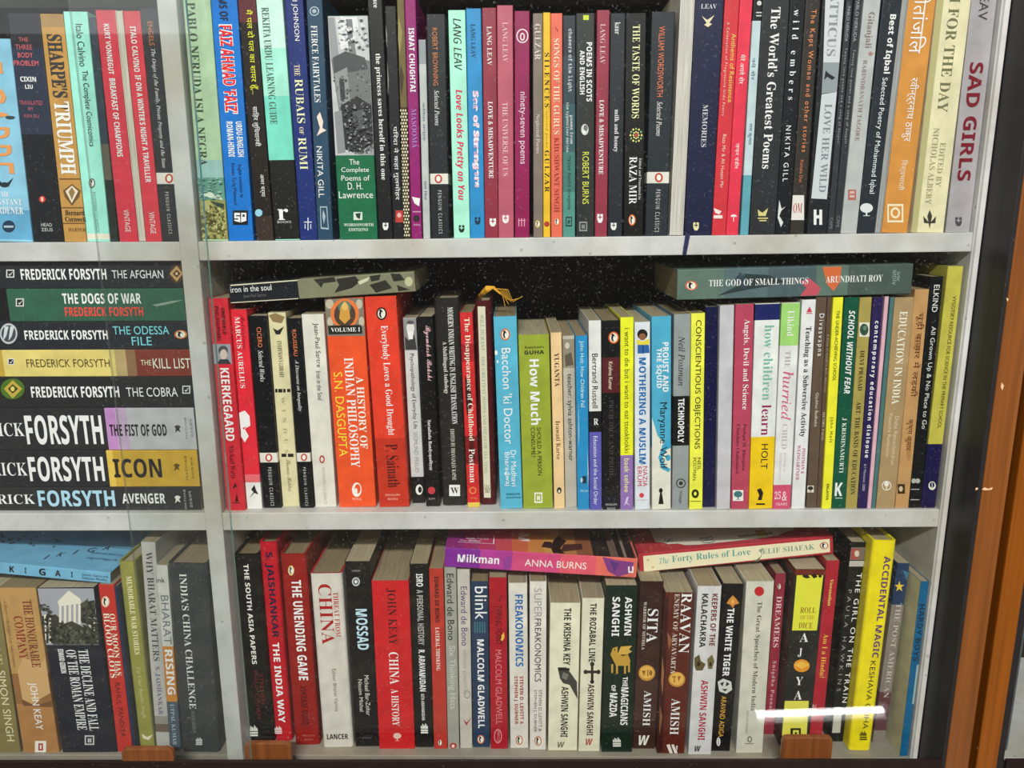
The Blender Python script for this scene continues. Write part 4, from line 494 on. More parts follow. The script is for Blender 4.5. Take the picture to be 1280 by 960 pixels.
V('tallest yellow green book with navy foot, last on the middle shelf', 1151.5, 1168, 635, 1184, 1206, 333, 'b8b04c', D(555, 635, '1f1b44'), T('VYGOTSKY RESOURCE FOR SCIENCE IN THE PRIMARY SCHOOL', 370, 535, .5, .74, '5c5a18', 'S'), P('m', ('d8d6c8', ellipse(1165, 607, 4.6, 5.4)), ('1f1b44', ellipse(1165, 606, 3, 3.6)), ('d8d6c8', rect(1164.6, 603, 1165.4, 611))), W=.16)
CUR.update(group='books lying across the middle shelf books')
LY('worn black and olive paperback lying across the book tops at the left', 286.6, 355, 379.6, 518.5, 339.5, 364.7, '23252a', D(373, 520, '7c7c64'), T('iron in the soul', 289, 340, .54, .84, 'c8c8c0', 'S'), T('Jean-Paul Sartre', 304, 332, .2, .42, '5c5c5c', 'S', 'a'), P('c', ('2c2c26', [(392, 349), (418, 346), (420, 352), (404, 354), (402, 360)]), ('2c2c26', [(420, 349), (444, 345), (450, 352), (440, 360), (418, 366), (424, 356)]), ('2c2c26', [(462, 345), (476, 343), (474, 350), (464, 352)]), ('2c2c26', [(462, 356), (482, 350), (490, 360), (470, 366)]), ('2c2c26', [(488, 342), (500, 342), (506, 350), (492, 352)]), ('b4b490', ellipse(511, 352, 5, 6)), ('2c2c26', [(496, 356), (512, 362), (498, 364)]), ('c4c4a8', [(447, 352), (462, 346), (460, 351), (450, 356)])), P('o', ('cfcab0', [(288, 356), (372, 349.6), (372, 351), (288, 357.6)]), ('cfcab0', [(288, 378), (373, 372.6), (373, 373.6), (288, 379)])))
LY('long grey green paperback lying across the book tops at the right', 846.6, 338, 375.6, 1140, 330, 368, '5b7066', D(905, 960, '54686a'), D(960, 1020, '4c5c60'), D(1060, 1140, '4a5852'), P('c', ('2c383a', [(896, 370), (925, 356), (935, 352), (930, 342), (962, 344), (980, 352), (960, 358), (934, 362)]), ('34424a', [(925, 340), (940, 352), (930, 362), (918, 350)]), ('b8505c', [(1000, 352), (1012, 348), (1026, 360), (1022, 369), (1000, 370), (1008, 360)]), ('c8663c', [(1028, 334), (1052, 333), (1050, 352), (1042, 364), (1034, 356)])), oval(864, 357, 15, 12, 'c86848'), T('THE GOD OF SMALL THINGS', 886, 1010, .42, .64, 'ccd0cc', 'R'), T('ARUNDHATI ROY', 1032, 1103, .44, .66, 'ccd0cc', 'R', 'a'), Hh('INDIA', 1116, 1119, 338, 356, '94a49c', 'S', 'p'), Hh('INK', 1121, 1124, 340, 352, '94a49c', 'S', 'p'))
# ------------------------------------------------------------------ bottom shelf, left bay
CUR.update(row=3, side='L', group='upright books on the bottom shelf, left bay', Y=None)
V('olive brown book at the left edge of the bottom shelf, cut off', -12, 28.6, 943, -38, -4, 737, '7c7146', T('SIMON SINGH', 838, 926, .62, .84, 'c4bc94', 'S', 'a'), T('FERMAT', 744, 830, .5, .8, 'a8a070', 'R'))
V('wide tan and brown book with red brown title about a company', 29, 75, 943, -3.5, 44, 735, 'b28c56', D(842, 880, '8c6238'), D(880, 943, 'a57646'), P('c', ('c09a68', [(22, 838), (30, 820), (50, 832), (66, 822), (66, 866), (40, 880), (28, 874)]), ('6c4a2a', [(27, 874), (44, 882), (68, 876), (69, 884), (29, 882)])), T('THE HONOURABLE', 750, 834, .6, .84, '7c3a28', 'RB'), T('COMPANY', 770, 824, .3, .54, '8c3c28', 'RB'), T('A History of the English East India Company', 750, 834, .08, .18, '5c4a34', 'I', 's'), T('JOHN KEAY', 853, 912, .4, .66, 'e4dccc', 'S', 'a'), P('m', ('e0dcd0', rect(44, 926, 58, 942)), ('a83a40', rect(48, 929, 54, 938)), ('e0dcd0', rect(50, 931, 52, 936))))
V('wide navy black book with a photograph of ruined white columns', 78, 147, 943, 47, 117, 735, '20222c', P('c', ('9a9ca4', [(47, 735.5), (117, 735.5), (124, 806), (58, 806)]), ('34362f', [(52, 770), (70, 768), (80, 778), (82, 804), (58, 804)]), ('2c2e28', [(108, 752), (118, 750), (123, 804), (112, 800)]), ('44443c', [(100, 756), (110, 748), (112, 780), (100, 776)]), ('d8d4c4', [(72, 752), (86, 738), (100, 748), (102, 754), (74, 758)]), ('d8d4c4', rect(74, 757, 77, 778)), ('d8d4c4', rect(80, 757, 83, 780)), ('d8d4c4', rect(86, 756, 89, 782)), ('d8d4c4', rect(92, 755, 95, 782)), ('d8d4c4', rect(98, 754, 101, 780)), ('d8d4c4', rect(55, 768, 58, 800)), ('c8c4b4', rect(61, 772, 64, 804)), ('d0ccbc', rect(111, 770, 114, 788)), ('d0ccbc', rect(117, 768, 119.5, 788)), ('3a3c32', [(72, 782), (90, 776), (112, 788), (124, 790), (124, 805.5), (66, 805.5)]), ('55574a', [(84, 790), (96, 786), (104, 798), (90, 802)])),
  engrave('c', [(54, 778), (122, 784), (124, 805), (62, 805)], ['2c2e26', '3c4034', '4c5044', '22241e', '5c6050'], 130, 2.2, 11), engrave('c', [(102, 754), (119, 752), (123, 784), (106, 784)], ['2c2e28', '3c3e34', '4a4c40'], 50, 2.2, 12), engrave('c', [(50, 752), (62, 756), (70, 790), (56, 790)], ['3a3c34', '4a4c42', '2c2e26'], 30, 2, 13), T('THE DECLINE AND FALL', 812, 913, .56, .74, 'd8d4cc', 'R'), T('OF THE ROMAN EMPIRE', 812, 912, .34, .52, 'd8d4cc', 'R'), T('EDWARD GIBBON', 811, 841, .2, .3, 'c8c8c8', 'B', 'a'), sqr(112, 925, 12, 12, 'b8b8b8', '20222c'))
V('red book with white title about a moon and an oval at its head', 148, 165, 940, 122, 143, 731, 'b43029', oval(132, 752, 10, 14, 'd8b090'), T('OUR MOON HAS', 767, 844, .56, .84, 'e4c8ac', 'R'), T('BLOOD CLOTS', 766, 847, .16, .46, 'e8ccb0', 'R'), T('RAHUL PANDITA', 853, 921, .36, .64, '5c1814', 'S', 'a'))
V('dark blue very slim book between the red and the olive green ones', 165.4, 172, 940, 143.4, 147, 733, '20304c')
V('olive green hardback about war stories, with a small swoosh at its foot', 173, 194, 935, 146, 167.5, 702, '8a8945', T('MEMORABLE WAR STORIES', 720, 818, .4, .74, 'd0cc9c', 'RB'), T('Gp Capt Ranbir Singh', 834, 897, .4, .66, 'b4b27c', 'I', 'a'), P('m', ('d0ccac', [(177, 917), (184, 921), (194, 918), (186, 925), (179, 923)])), hard=True)
V('tall light grey book with dark serif capitals, left of the white and orange one', 196, 212.5, 935, 175.7, 194, 678, 'b2b0ac', D(895, 915, '8c8a84'), D(905, 915, '6c5c50'), T('WHY BHARAT MATTERS', 690, 826, .3, .7, '4c4c50', 'R'), T('S. JAISHANKAR', 833, 893, .34, .66, '6c6488', 'R', 'a'))
V('white, orange and slate banded book with a tall white word rising', 213, 226, 938, 194.5, 209.5, 707, 'c6c4c0', D(808, 877, 'c07c30'), D(877, 938, '465664'), Hh('ink', 196, 206, 722, 728, '4c4c4c', 'S', 's'), T('BHARAT', 744, 805, .3, .8, '7c8084', 'T'), T('RISING', 812, 868, .28, .82, 'e4d8c4', 'B'), T('UTPAL KUMAR', 880, 931, .34, .66, '98a8b4', 'R', 'a'))
V('wide charcoal hardback with thin white capitals, against the left face of the divider', 227, 276, 943, 210.5, 257, 705, '33373a', T("INDIA'S CHINA CHALLENGE", 717, 886, .3, .46, 'ccccc8', 'R'), T('ANANTH KRISHNAN', 888, 916, .32, .42, '6c7074', 'R', 'a'), bars(249, 926, 8, 10, 'd0d0cc'), hard=True)
CUR.update(group='books lying across the bottom shelf books')
LY('sky blue book lying flat across the bottom shelf books at far left', -60, 697, 712, 138, 716.5, 729, '6fa9c9', T('K', 12, 18, .28, .76, '20303a', 'B'), T('I', 31, 33, .28, .76, '20303a', 'B'), T('G', 49, 57, .28, .76, '20303a', 'B'), T('A', 69, 76, .28, .76, '20303a', 'B'), T('I', 89, 91, .28, .76, '20303a', 'B'), T('I', -8, -6, .28, .76, '20303a', 'B'), T('Hector Garcia and', 103, 135, .55, .72, '3c5c70', 'S', 'a'), T('Francesc Miralles', 103, 134, .25, .42, '3c5c70', 'S', 'a'), cover=('6fa9c9', 'ikigai'), W=.13)
# ------------------------------------------------------------------ bottom shelf, right bay
CUR.update(row=3, side='R', group='upright books on the bottom shelf, right bay', Y=None)
V('black wide hardback with cream capitals, against the right face of the divider', 304, 341, 928, 281, 321, 693, '201f1e', T('THE SOUTH ASIA PAPERS', 705, 830, .36, .56, 'd8d0b8', 'B'), T('STEPHEN', 842, 880, .6, .76, '5c2428', 'S', 'a'), T('PHILIP COHEN', 838, 898, .38, .54, '5c2428', 'S', 'a'), bars(316.5, 913, 12, 14, 'dcdcd6'), hard=True)
V('red hardback with dark violet and white capitals, second from the divider', 341.5, 366, 926, 321.5, 345.5, 678, 'b3202a', T('S. JAISHANKAR', 690, 797, .3, .66, '3c1c38', 'B', 'a'), T('THE INDIA WAY', 803, 903, .3, .68, 'e0d0cc', 'B'), bars(348, 912, 9, 10, 'dccccc'), hard=True)
V('brick red hardback with tall white title about an unending game', 369, 400, 931, 350, 382, 693, '8b2320', oval(364, 713, 8, 13, 'c8a868'), T('THE UNENDING GAME', 725, 850, .36, .74, 'dcd0c8', 'B'), T('VIKRAM SOOD', 857, 906, .36, .62, '5c1614', 'B', 'a'), Hh('PENGUIN', 378, 393, 918, 920.5, 'b86a60', 'S', 'p'), Hh('VIKING', 380, 391, 923, 925.5, 'b86a60', 'S', 'p'), hard=True)
V('white hardback with a thin red five letter country name and black publisher capitals', 405.4, 440.6, 934, 386, 428.6, 717, 'c9c4bb', T('CHINA', 730, 805, .26, .6, 'a83430', 'R'), T('THREAT FROM', 740, 796, .68, .84, 'b04a44', 'R'), T('Editor Bharat Verma', 836, 889, .48, .6, '6c6860', 'T', 'a'), Hh('LANCER', 409, 435, 917, 924, '1c1c1c', 'B', 'p'), hard=True, inner='a82a2c')
V('black thick paperback with pale blue title and round target emblem', 445.4, 474, 933, 430, 463, 702, '211f1f', Hh('LONDON', 440, 450, 712, 714.5, '8c8c8a', 'S', 's'), P('o', ('b8bcbe', ellipse(445, 727, 5, 5.6)), ('5c6064', ellipse(445, 727, 3.4, 3.8)), ('e0e0e0', ellipse(445, 727, 1.8, 2))), T('MOSSAD', 761, 812, .32, .78, '9cb4c4', 'B'), T('Michael Bar-Zohar', 844, 894, .52, .7, 'b8b4ae', 'T', 'a'), T('Nissim Mishal', 849, 889, .26, .42, 'b8b4ae', 'T', 'a'), Hh('BITEBACK', 453, 465, 921, 923, '6c6c6a', 'S', 'p'))
V('thick bright red paperback with large dark name and cream history title', 474.5, 518.5, 936, 464, 511, 726, 'c0262a', T('JOHN KEAY', 735, 806, .38, .64, '5c1418', 'R', 'a'), T('CHINA', 815, 855, .38, .64, 'e4d0c0', 'R'), T('A HISTORY', 861, 907, .4, .6, 'e0ccbc', 'R'), tree(496.6, 921, 5, 'd8b8a8'))
V('black narrow book with white and grey capitals, a personal history', 519.4, 542, 934, 512, 534.6, 705, '1f1f1e', T('ISRO', 717, 733, .34, .7, 'd8d8d4', 'B'), T('A PERSONAL HISTORY', 737, 806, .34, .68, '8c8c8a', 'B'), T('R. ARAVAMUDAN', 812, 864, .34, .68, 'd0d0cc', 'B', 'a'), T('GITA ARAVAMUDAN', 867, 900, .4, .58, 'b0b0ac', 'B', 'a'), bars(530.6, 910, 9, 13, 'dcdcd6'))
V('narrow brick red paperback with white title about lateral thinking', 543, 559, 936, 535.6, 554.4, 711, 'ae392f', T('EDWARD DE BONO', 721, 778, .36, .66, '4c1814', 'B', 'a'), T('LATERAL THINKING', 784, 838, .34, .62, 'dcc8bc', 'R'), oval(550, 928, 6, 9, 'ae392f'))
V('narrow grey paperback with black name and faint pale title of hats', 560, 574, 936, 555, 570.2, 709, '98978f', T('Edward de Bono', 717, 800, .2, .76, '2c2c28', 'S', 'a'), T('Six Thinking Hats', 807, 886, .2, .74, 'b8b8b0', 'S'), P('m', ('a83030', ellipse(566.5, 932, 4.4, 3.6)), ('d8c8c0', ellipse(566.5, 932.4, 2, 2))))
V('narrow off white paperback with violet name and a red tick', 575.7, 590, 935, 570.8, 587.4, 712, 'bab4aa', T('Edward de Bono', 733, 807, .26, .76, '6c5c7c', 'S', 'a'), T('serious creativity', 812, 868, .3, .66, '9c9890', 'S'), P('o', ('8c8880', ellipse(584, 868, 4, 5)), ('bab4aa', ellipse(584, 868, 3, 3.8)), ('a03c34', [(579, 899), (583, 907), (590, 896), (583.4, 903)])))
V('slate blue paperback with large white lower case word and bold white name', 592, 611.5, 934, 588, 610.7, 727, '2a3b54', T('blink', 733, 774, .3, .84, 'd8d8d4', 'S'), P('o', *[('3c6c78', rect(593+i*3, 777, 594.6+i*3, 791)) for i in range(5)]), T('MALCOLM GLADWELL', 799, 910, .32, .72, 'dcdcd8', 'B', 'a'), oval(601, 924, 9, 11, 'c8704c'))
V('crimson paperback with dark title, tiny flame and pink name', 613, 635.4, 936, 611.8, 632.6, 722, 'a21e2a', T('The', 744, 752, .56, .74, '5c1018', 'S'), T('TIPPING POINT', 756, 806, .34, .7, '5c1018', 'S'), P('o', ('e8b848', [(626, 800), (627, 794), (630, 790), (630.6, 797), (628, 801)])), T('MALCOLM GLADWELL', 812, 905, .32, .68, 'c86870', 'S', 'a'), P('m', ('d08890', ellipse(622.5, 920, 5, 9)), ('a21e2a', ellipse(622.5, 920, 4, 7.6))), T('ABACUS', 913, 927, .38, .54, 'd08890', 'S', 'p'))
V('white paperback with blue title capitals and two red brown name lines', 638, 660.5, 935, 635.5, 659, 729, 'd0cbc2', T('FREAKONOMICS', 743, 833, .34, .76, '3c74a8', 'B'), T('STEVEN D. LEVITT &', 845, 905, .56, .74, '9c3c30', 'B', 'a'), T('STEPHEN J. DUBNER', 845, 905, .24, .42, '9c3c30', 'B', 'a'), oval(649, 925, 9, 12, 'b86848'))
V('white paperback with half grey, half black title and black name lines', 662, 682.6, 937, 662.4, 683, 727, 'd3cec5', T('SUPER', 735, 772, .3, .68, '9c9c98', 'T'), T('FREAKONOMICS', 773, 852, .3, .68, '2c2c2a', 'S'), T('STEVEN D. LEVITT &', 862, 914, .56, .72, '4c4a48', 'S', 'a'), T('STEPHEN J. DUBNER', 862, 915, .24, .4, '4c4a48', 'S', 'a'), oval(672.5, 926, 9, 12, 'b86848'))
V('pale cream paperback with black capitals and a dark hand holding something', 685, 721.5, 938, 688, 725.5, 754, 'd6d3ba', T('THE KRISHNA KEY', 760, 831, .46, .7, '2c2c26', 'B'), P('o', ('3c3c38', [(697, 834), (708, 834), (714, 842), (721, 852), (722, 874), (712, 856), (704, 854), (700, 848)]), ('6c6c64', [(704, 840), (711, 843), (708, 850), (702, 847)]), ('22221e', rect(698, 835, 712, 838))), T('ASHWIN SANGHI', 858, 921, .42, .66, '2c2c26', 'B', 'a'), Hh('w', 697, 706, 927, 934, '6c6c5c', 'BI', 'm'))
V('pale cream paperback with maroon capitals and a dark cross', 723.4, 749, 939, 727.6, 756, 748, 'd3cfb8', T('THE ROZABAL LINE', 754, 827, .36, .66, '3c2420', 'B'), P('o', ('2c2420', rect(732, 838, 748, 841.5)), ('2c2420', rect(738.6, 829, 741.8, 853)), ('2c2420', ellipse(740.2, 830, 2.8, 2.8)), ('2c2420', ellipse(740.2, 852, 2.6, 2.6)), ('2c2420', ellipse(732, 839.7, 2.6, 2.8)), ('2c2420', ellipse(748, 839.7, 2.6, 2.8))), T('ASHWIN SANGHI', 855, 919, .36, .66, '5c2824', 'B', 'a'), Hh('w', 732, 741, 923, 931, 'a8483c', 'BI', 'm'))
V('dark green wide paperback with a gold winged beast', 752, 790, 940, 757.4, 797, 732, '1b2921', T('ASHWIN', 746, 794, .62, .84, 'd8d8d0', 'B', 'a'), T('SANGHI', 746, 795, .22, .46, 'd8d8d0', 'B', 'a'), P('o', ('b8903c', [(763, 818), (766, 810), (772, 808), (772, 816), (778, 820), (785, 818), (788, 826), (786, 832), (770, 832), (766, 824)]), ('c8a048', [(772, 818), (776, 808), (790, 807), (786, 812), (790, 814), (784, 818)]), ('b8903c', rect(764, 830, 766.4, 841)), ('b8903c', rect(770, 830, 772.4, 842)), ('b8903c', rect(780, 830, 782.4, 842)), ('b8903c', rect(785, 828, 787.4, 840)), ('1b2921', ellipse(768.5, 812, 1, 1))), T('THE', 846, 858, .62, .78, 'c8c8c0', 'B'), T('MAGICIANS', 859, 906, .58, .82, 'd4d4cc', 'B'), T('OF', 856, 864, .26, .4, 'c8c8c0', 'B'), T('MAZDA', 866, 896, .22, .46, 'd4d4cc', 'B'), bars(771, 927, 10, 12, 'd4d4cc'))
V('dark brown book with short white title, gold coin and white curled mark', 790.6, 818.4, 936, 800, 830, 727, '3c2622', D(727, 760, '34201e'), D(850, 900, '46302a'), T('SITA', 761, 803, .42, .8, 'dcd4cc', 'R'), T('WARRIOR OF MITHILA', 752, 812, .2, .32, 'b8aca0', 'R', 's'), P('o', ('b8843c', ellipse(808.5, 841, 10.5, 10)), ('d8a850', ellipse(808.5, 840.4, 8.6, 8)), ('8c5c24', [(802, 838), (805, 845), (807, 838)]), ('8c5c24', rect(809, 837, 810.4, 845)), ('8c5c24', ellipse(813.4, 841, 2, 3.4))), T('AMISH', 863, 907, .4, .72, 'd8d0c8', 'R', 'a'), Hh('w', 798, 812, 919, 931, 'dcd8d0', 'BI', 'm'))
V('reddish brown thick book with large white title and gold coin, creased left edge', 820.6, 856, 942, 832.5, 867, 741, '58281f', P('o', ('3a1c18', [(831.4, 745), (836, 745), (828, 940), (821.6, 940)]), ('8c6040', [(826, 820), (830, 840), (828, 870), (825, 850)]), ('7c5034', [(823, 880), (828, 896), (824, 920)]), ('8c5a3c', [(834, 790), (840, 800), (836, 812)])), T('RAAVAN', 741, 816, .58, .92, 'dcd4cc', 'R'), T('ENEMY OF ARYAVARTA', 742, 842, .34, .48, 'b8a89c', 'R', 's'), P('o', ('b8843c', ellipse(846, 849, 10.5, 9.5)), ('d8a850', ellipse(846, 848.4, 8.6, 7.8)), ('8c5c24', rect(840, 845, 845, 846.4)), ('8c5c24', rect(842, 845, 843.4, 853)), ('8c5c24', [(847, 845), (851, 845), (848, 852)])), T('AMISH', 873, 918, .42, .74, 'd0c4bc', 'R', 'a'), P('m', ('d8d0c8', [(833, 931), (837, 930), (841, 942), (837, 942)]), ('d8d0c8', [(839, 931), (842, 930), (847, 942), (843, 942)]), ('d8d0c8', [(845, 932), (847, 932), (846, 940)])))
V('white paperback with dark red and black capitals and two small bronze figures', 861.4, 887.6, 943, 871, 903.4, 733, 'c7c6c6', T('KEEPERS OF THE', 742, 807, .62, .86, '7c2c34', 'B'), T('KALACHAKRA', 742, 809, .2, .46, '3c2428', 'B'), P('o', ('5c5030', [(868, 822), (874, 818), (876, 826), (882, 830), (878, 838), (870, 838), (868, 832)]), ('6c6038', [(884, 824), (890, 818), (893, 826), (890, 836), (885, 836)]), ('2c2818', ellipse(873, 830, 2, 3)), ('2c2818', ellipse(888, 830, 1.6, 3))), T('ASHWIN SANGHI', 850, 925, .38, .68, 'a83c54', 'B', 'a'), Hh('w', 868, 876, 932, 939, '2c2c2c', 'BI', 'm'))
V('black paperback with white title of a tiger and a gold name', 888.2, 912, 939, 904, 930, 730, '1c1b1b', P('o', ('c8843c', [(908, 754), (912, 748), (916, 744), (920, 748), (924, 754), (918, 756), (916, 760), (913, 756)]), ('e0a860', [(914, 752), (916, 748), (918, 752), (916, 755)])), T('THE WHITE TIGER', 760, 845, .3, .64, 'dcdcd8', 'B'), P('o', ('c4c4c0', [(897, 852), (904, 848), (914, 852), (915, 862), (908, 867), (899, 864)]), ('1c1b1b', [(900, 854), (905, 852), (903, 858)]), ('1c1b1b', [(908, 852), (912, 855), (907, 858)]), ('1c1b1b', [(902, 861), (910, 861), (906, 864)])), T('ARAVIND ADIGA', 870, 921, .34, .6, 'b88c3c', 'S', 'a'), P('m', ('d8d8d4', ellipse(898, 927, 2.4, 5.4)), ('1c1b1b', rect(897.6, 923, 898.4, 931))))
V('thick off white paperback with a red disc at its head', 921, 952, 941, 932, 969, 727, 'c5c2b5', disc(949, 739, 6, 'b8282c', 'o'), T('The Great Speeches of Modern India', 752, 888, .42, .6, '4c4c44', 'R'), T('RUDRANGSHU MUKHERJEE', 888, 916, .3, .38, '8c8a7c', 'R', 'a'), P('m', ('6c6a5c', ellipse(937, 924, 3, 4)), ('c5c2b5', ellipse(937, 924, 1.6, 2.4)), ('6c6a5c', rect(931, 929, 942, 930))))
V('wine red book set back, half hidden right of the thick off white one', 955, 967.6, 918, 969.5, 983, 717, '8c3040', oval(974, 733, 5, 9, '8c3040'), T('DREAMERS', 745, 809, .3, .7, 'd0a4a8', 'R'), T('Snigdha Poonam', 826, 892, .3, .66, 'c8989e', 'R', 'a'))
V('black thick book with yellow labels and stacked spaced white letters', 973, 1011.5, 932, 995, 1032, 712, '2a2a28', D(712, 719, '6c2c24'), P('k', ('d6d440', [(996, 719), (1029, 719), (1021, 788), (990, 788)]), ('d6cf52', [(981, 876), (1011, 876), (1008, 924), (977, 924)])), P('o', ('24241c', ellipse(1005, 719.6, 2, 1.6)), ('24241c', [(1003, 721), (1009, 718), (1013, 722), (1008, 723)]), ('24241c', [(1014, 719), (1018, 716), (1022, 721), (1017, 723)]), ('24241c', ellipse(1025, 720, 2, 2))), Hh('ROLL', 1000, 1020, 759, 766, '7c5a24', 'R', 's'), Hh('OF THE', 1000, 1018, 769, 774, '9c7c34', 'R', 's'), Hh('DICE', 998, 1016, 778, 785, '7c5a24', 'R', 's'), Hh('A', 999, 1011, 791, 802, 'd8d8d4', 'R'), Hh('J', 997, 1003, 810, 821, 'd8d8d4', 'R'), P('o', ('d88c2c', ellipse(1002, 832, 10, 8)), ('e8b048', [(992, 831), (1002, 826), (1012, 831), (1002, 836)])), Hh('Y', 994, 1004, 846, 856, 'd8d8d4', 'R'), Hh('A', 992, 1003, 863, 874, 'd8d8d4', 'R'), P('m', ('24241c', rect(988, 910, 1001, 922)), ('d6cf52', rect(991, 912.5, 998.5, 922)), ('24241c', rect(993.5, 915, 996, 922))), T('EPIC OF THE KAURAVA', 884, 900, .4, .46, '8c7c34', 'R', 's'))
V('red book with yellow question lettering, tight against the black and yellow one', 1011.9, 1026, 928, 1032.4, 1050.5, 701, 'a52934', T('Viswanathan', 724, 757, .4, .66, 'd8b468', 'R', 'a'), T('Am I a Hindu?', 792, 847, .34, .68, 'd89c44', 'R'), Hh('N', 1015, 1020, 880, 888, 'd8c0b4', 'S', 'm'))
V('black book with white title about a train and a reddish photo square', 1037, 1057, 927, 1063, 1087, 678, '222221', P('c', ('70645c', [(1061, 684), (1084, 684), (1083, 700), (1060, 700)]), ('9c4c44', [(1064, 686), (1074, 686), (1073, 699), (1063, 699)]), ('c8b8a8', ellipse(1071, 692, 3, 4)), ('b0aca4', [(1060, 701), (1083, 701), (1082, 708), (1059, 708)])), T('THE GIRL ON THE TRAIN', 716, 878, .64, .9, 'd4d4d0', 'S'), T('PAULA HAWKINS', 737, 864, .16, .36, '7c7c78', 'S', 'a'), P('k', ('b0b0a4', [(1043, 884), (1053, 884), (1050, 916), (1040, 916)])))
V('bright yellow hardback with violet brown title about magic', 1058, 1087, 938, 1087.4, 1123, 676, 'e8d021', T('ACCIDENTAL MAGIC', 695, 822, .54, .82, '7c5c5c', 'B'), T('KESHAVA GUHA', 826, 911, .5, .74, '4c4420', 'S', 'a'), bars(1079, 919, 9, 12, '4c4420'), hard=True, W=.14)
V('grey book set back, navy head with a yellow star, right of the bright yellow one', 1091, 1107, 921, 1122.5, 1137, 704, '7d756d', D(704, 756, '2a3b58'), D(865, 913, '5c3c40'), P('o', ('d8b83c', [(1124, 726), (1125.4, 731), (1130, 731), (1126.4, 734), (1127.8, 739), (1124, 736), (1120.2, 739), (1121.6, 734), (1118, 731), (1122.6, 731)]), ('3c6c88', [(1128, 712), (1136, 716), (1133, 726)])), T('THE POST AMERICAN', 754, 872, .4, .72, 'b0a8a0', 'R'), Yf=.024)
V('blue spined book with pale lettered board, last on the bottom shelf', 1127, 1137.5, 938, 1154, 1168, 727, '1a5c84', T('HARDY BOYS', 755, 826, .26, .76, '143c58', 'B'), P('k', ('8ca4a4', [(1146, 831), (1156, 831), (1151, 880), (1140, 880)])), board='c6c09c', W=.15, Yf=.003)
CUR.update(group='books lying across the bottom shelf books')
LY('purple to orange paperback lying flat across the book tops, sunset on its cover', 556, 686, 708, 796, 698, 724, 'd8596a', D(556, 600, '7a2c8c'), D(600, 640, 'a83c8c'), D(640, 700, 'c84a78'), D(745, 796, 'd86a5c'), P('c', ('7a3c7c', [(753, 696), (770, 700), (792, 703), (790, 716), (772, 722), (760, 714)]), ('5c3474', [(762, 700), (774, 704), (768, 716)]), ('8c3c8c', [(628, 700), (640, 694), (638, 710), (630, 712)])), T('Milkman', 572, 624, .3, .72, 'e8d4e0', 'B'), T('ANNA BURNS', 656, 733, .32, .62, 'f0d0c8', 'S', 'a'), P('m', ('ecdcd8', [(785, 708), (787, 708), (787, 714), (790, 714), (790, 708), (792, 708), (791.6, 716), (785.4, 716)])), cover=('b84c78', 'sunset'), W=.13)
LY('red bordered cream paperback lying slanted across the book tops at the right', 798.6, 692.5, 717.7, 1041, 670.6, 692.5, 'a8323c', P('k', ('dfd6b6', [(804, 695), (1037, 673.6), (1037.4, 690), (805, 714.6)])), T('The', 824, 836, .36, .7, '5c8c88', 'I'), T('Forty Rules of Love', 840, 938, .3, .74, '5c8480', 'R'), T('ELIF SHAFAK', 953, 1018, .36, .64, '7c8474', 'R', 'a'), P('o', ('6c7464', [(942, 704), (950, 696), (954, 690), (950, 698), (948, 705)]), ('8c9484', [(948, 688), (954, 684), (952, 692)]), ('c8b878', [(808, 700), (810, 698), (812, 700), (810, 702)]), ('c8b878', [(814, 709), (816, 707), (818, 709), (816, 711)])), oval(1030, 682, 11, 9, 'b86c54'), cover=('a8323c', 'ornate'), W=.12)
# ------------------------------------------------------------------ solving and building the books
def mid(a, b): return (a+b)/2
for b in ALL:
    q = b['q']; row = b['row']
    if b['kind'] == 'V':
        xl, xr, yb, xl2, xr2, yt = q
        Y = b.get('Yf', .006 if row == 1 else None)
        if Y is None:
            zs = shelf_z(row, 0); p = onZ(mid(xl, xr), yb, zs); zs = shelf_z(row, p.x); p = onZ(mid(xl, xr), yb, zs); Y = min(.07, max(.004, p.y))
        Y += b.get('dy', 0)
        b['Y'] = Y
        B0 = onY(mid(xl, xr), yb, Y); T0 = onY(mid(xl2, xr2), yt, Y)
        b['t'] = mid(onY(xr, yb, Y).x-onY(xl, yb, Y).x, onY(xr2, yt, Y).x-onY(xl2, yt, Y).x)
        b['zb'] = shelf_z(row, B0.x); b['xb'] = B0.x; b['xt'] = T0.x; b['zt'] = T0.z
        b['orig'] = dict(b)
        b['W'] = b.get('W', .125 if row != 3 else .128)
# neighbours on a shelf may touch, never cut into each other
for row in (1, 2, 3):
    for side in 'LR':
        R_ = [b for b in ALL if b['kind'] == 'V' and b['row'] == row and b['side'] == side]
        R_.sort(key=lambda b: b['xb'])
        lim0, lim1 = (XL, XD0) if side == 'L' else (XD1, XR0)
        if not R_: continue
        for it in range(60):
            for i in range(-1, len(R_)):
                a = R_[i] if i >= 0 else None; c = R_[i+1] if i+1 < len(R_) else None
                zt = min([k['zt'] for k in (a, c) if k])
                for end in 'bt':
                    def xe(k, s):
                        if k is None: return lim0 if s > 0 else lim1
                        f = 0 if end == 'b' else (zt-k['zb'])/(k['zt']-k['zb'])
                        return k['xb']+(k['xt']-k['xb'])*f + s*k['t']/2/math.cos(math.atan2(k['xt']-k['xb'], k['zt']-k['zb']))
                    e = xe(a, 1)+.00025-xe(c, -1)
                    if e > 0:
                        if a and c:
                            a['t'] -= e*.3; c['t'] -= e*.3; a['x'+end] -= e*.25; c['x'+end] += e*.25
                        elif a: a['t'] -= e*.3; a['x'+end] -= e*.8
                        else: c['t'] -= e*.3; c['x'+end] += e*.8
import os
if os.environ.get('DBG'):
    for b in ALL:
        if b['kind']=='V':
            o=b['orig']; d=[1000*(b[k]-o[k]) for k in ('xb','xt','t')]
            if max(map(abs,d))>1.2: print('SH',b['label'][:45],'Y%.3f'%b['Y'],['%.1f'%x for x in d],'t0 %.1f'%(1000*o['t']))
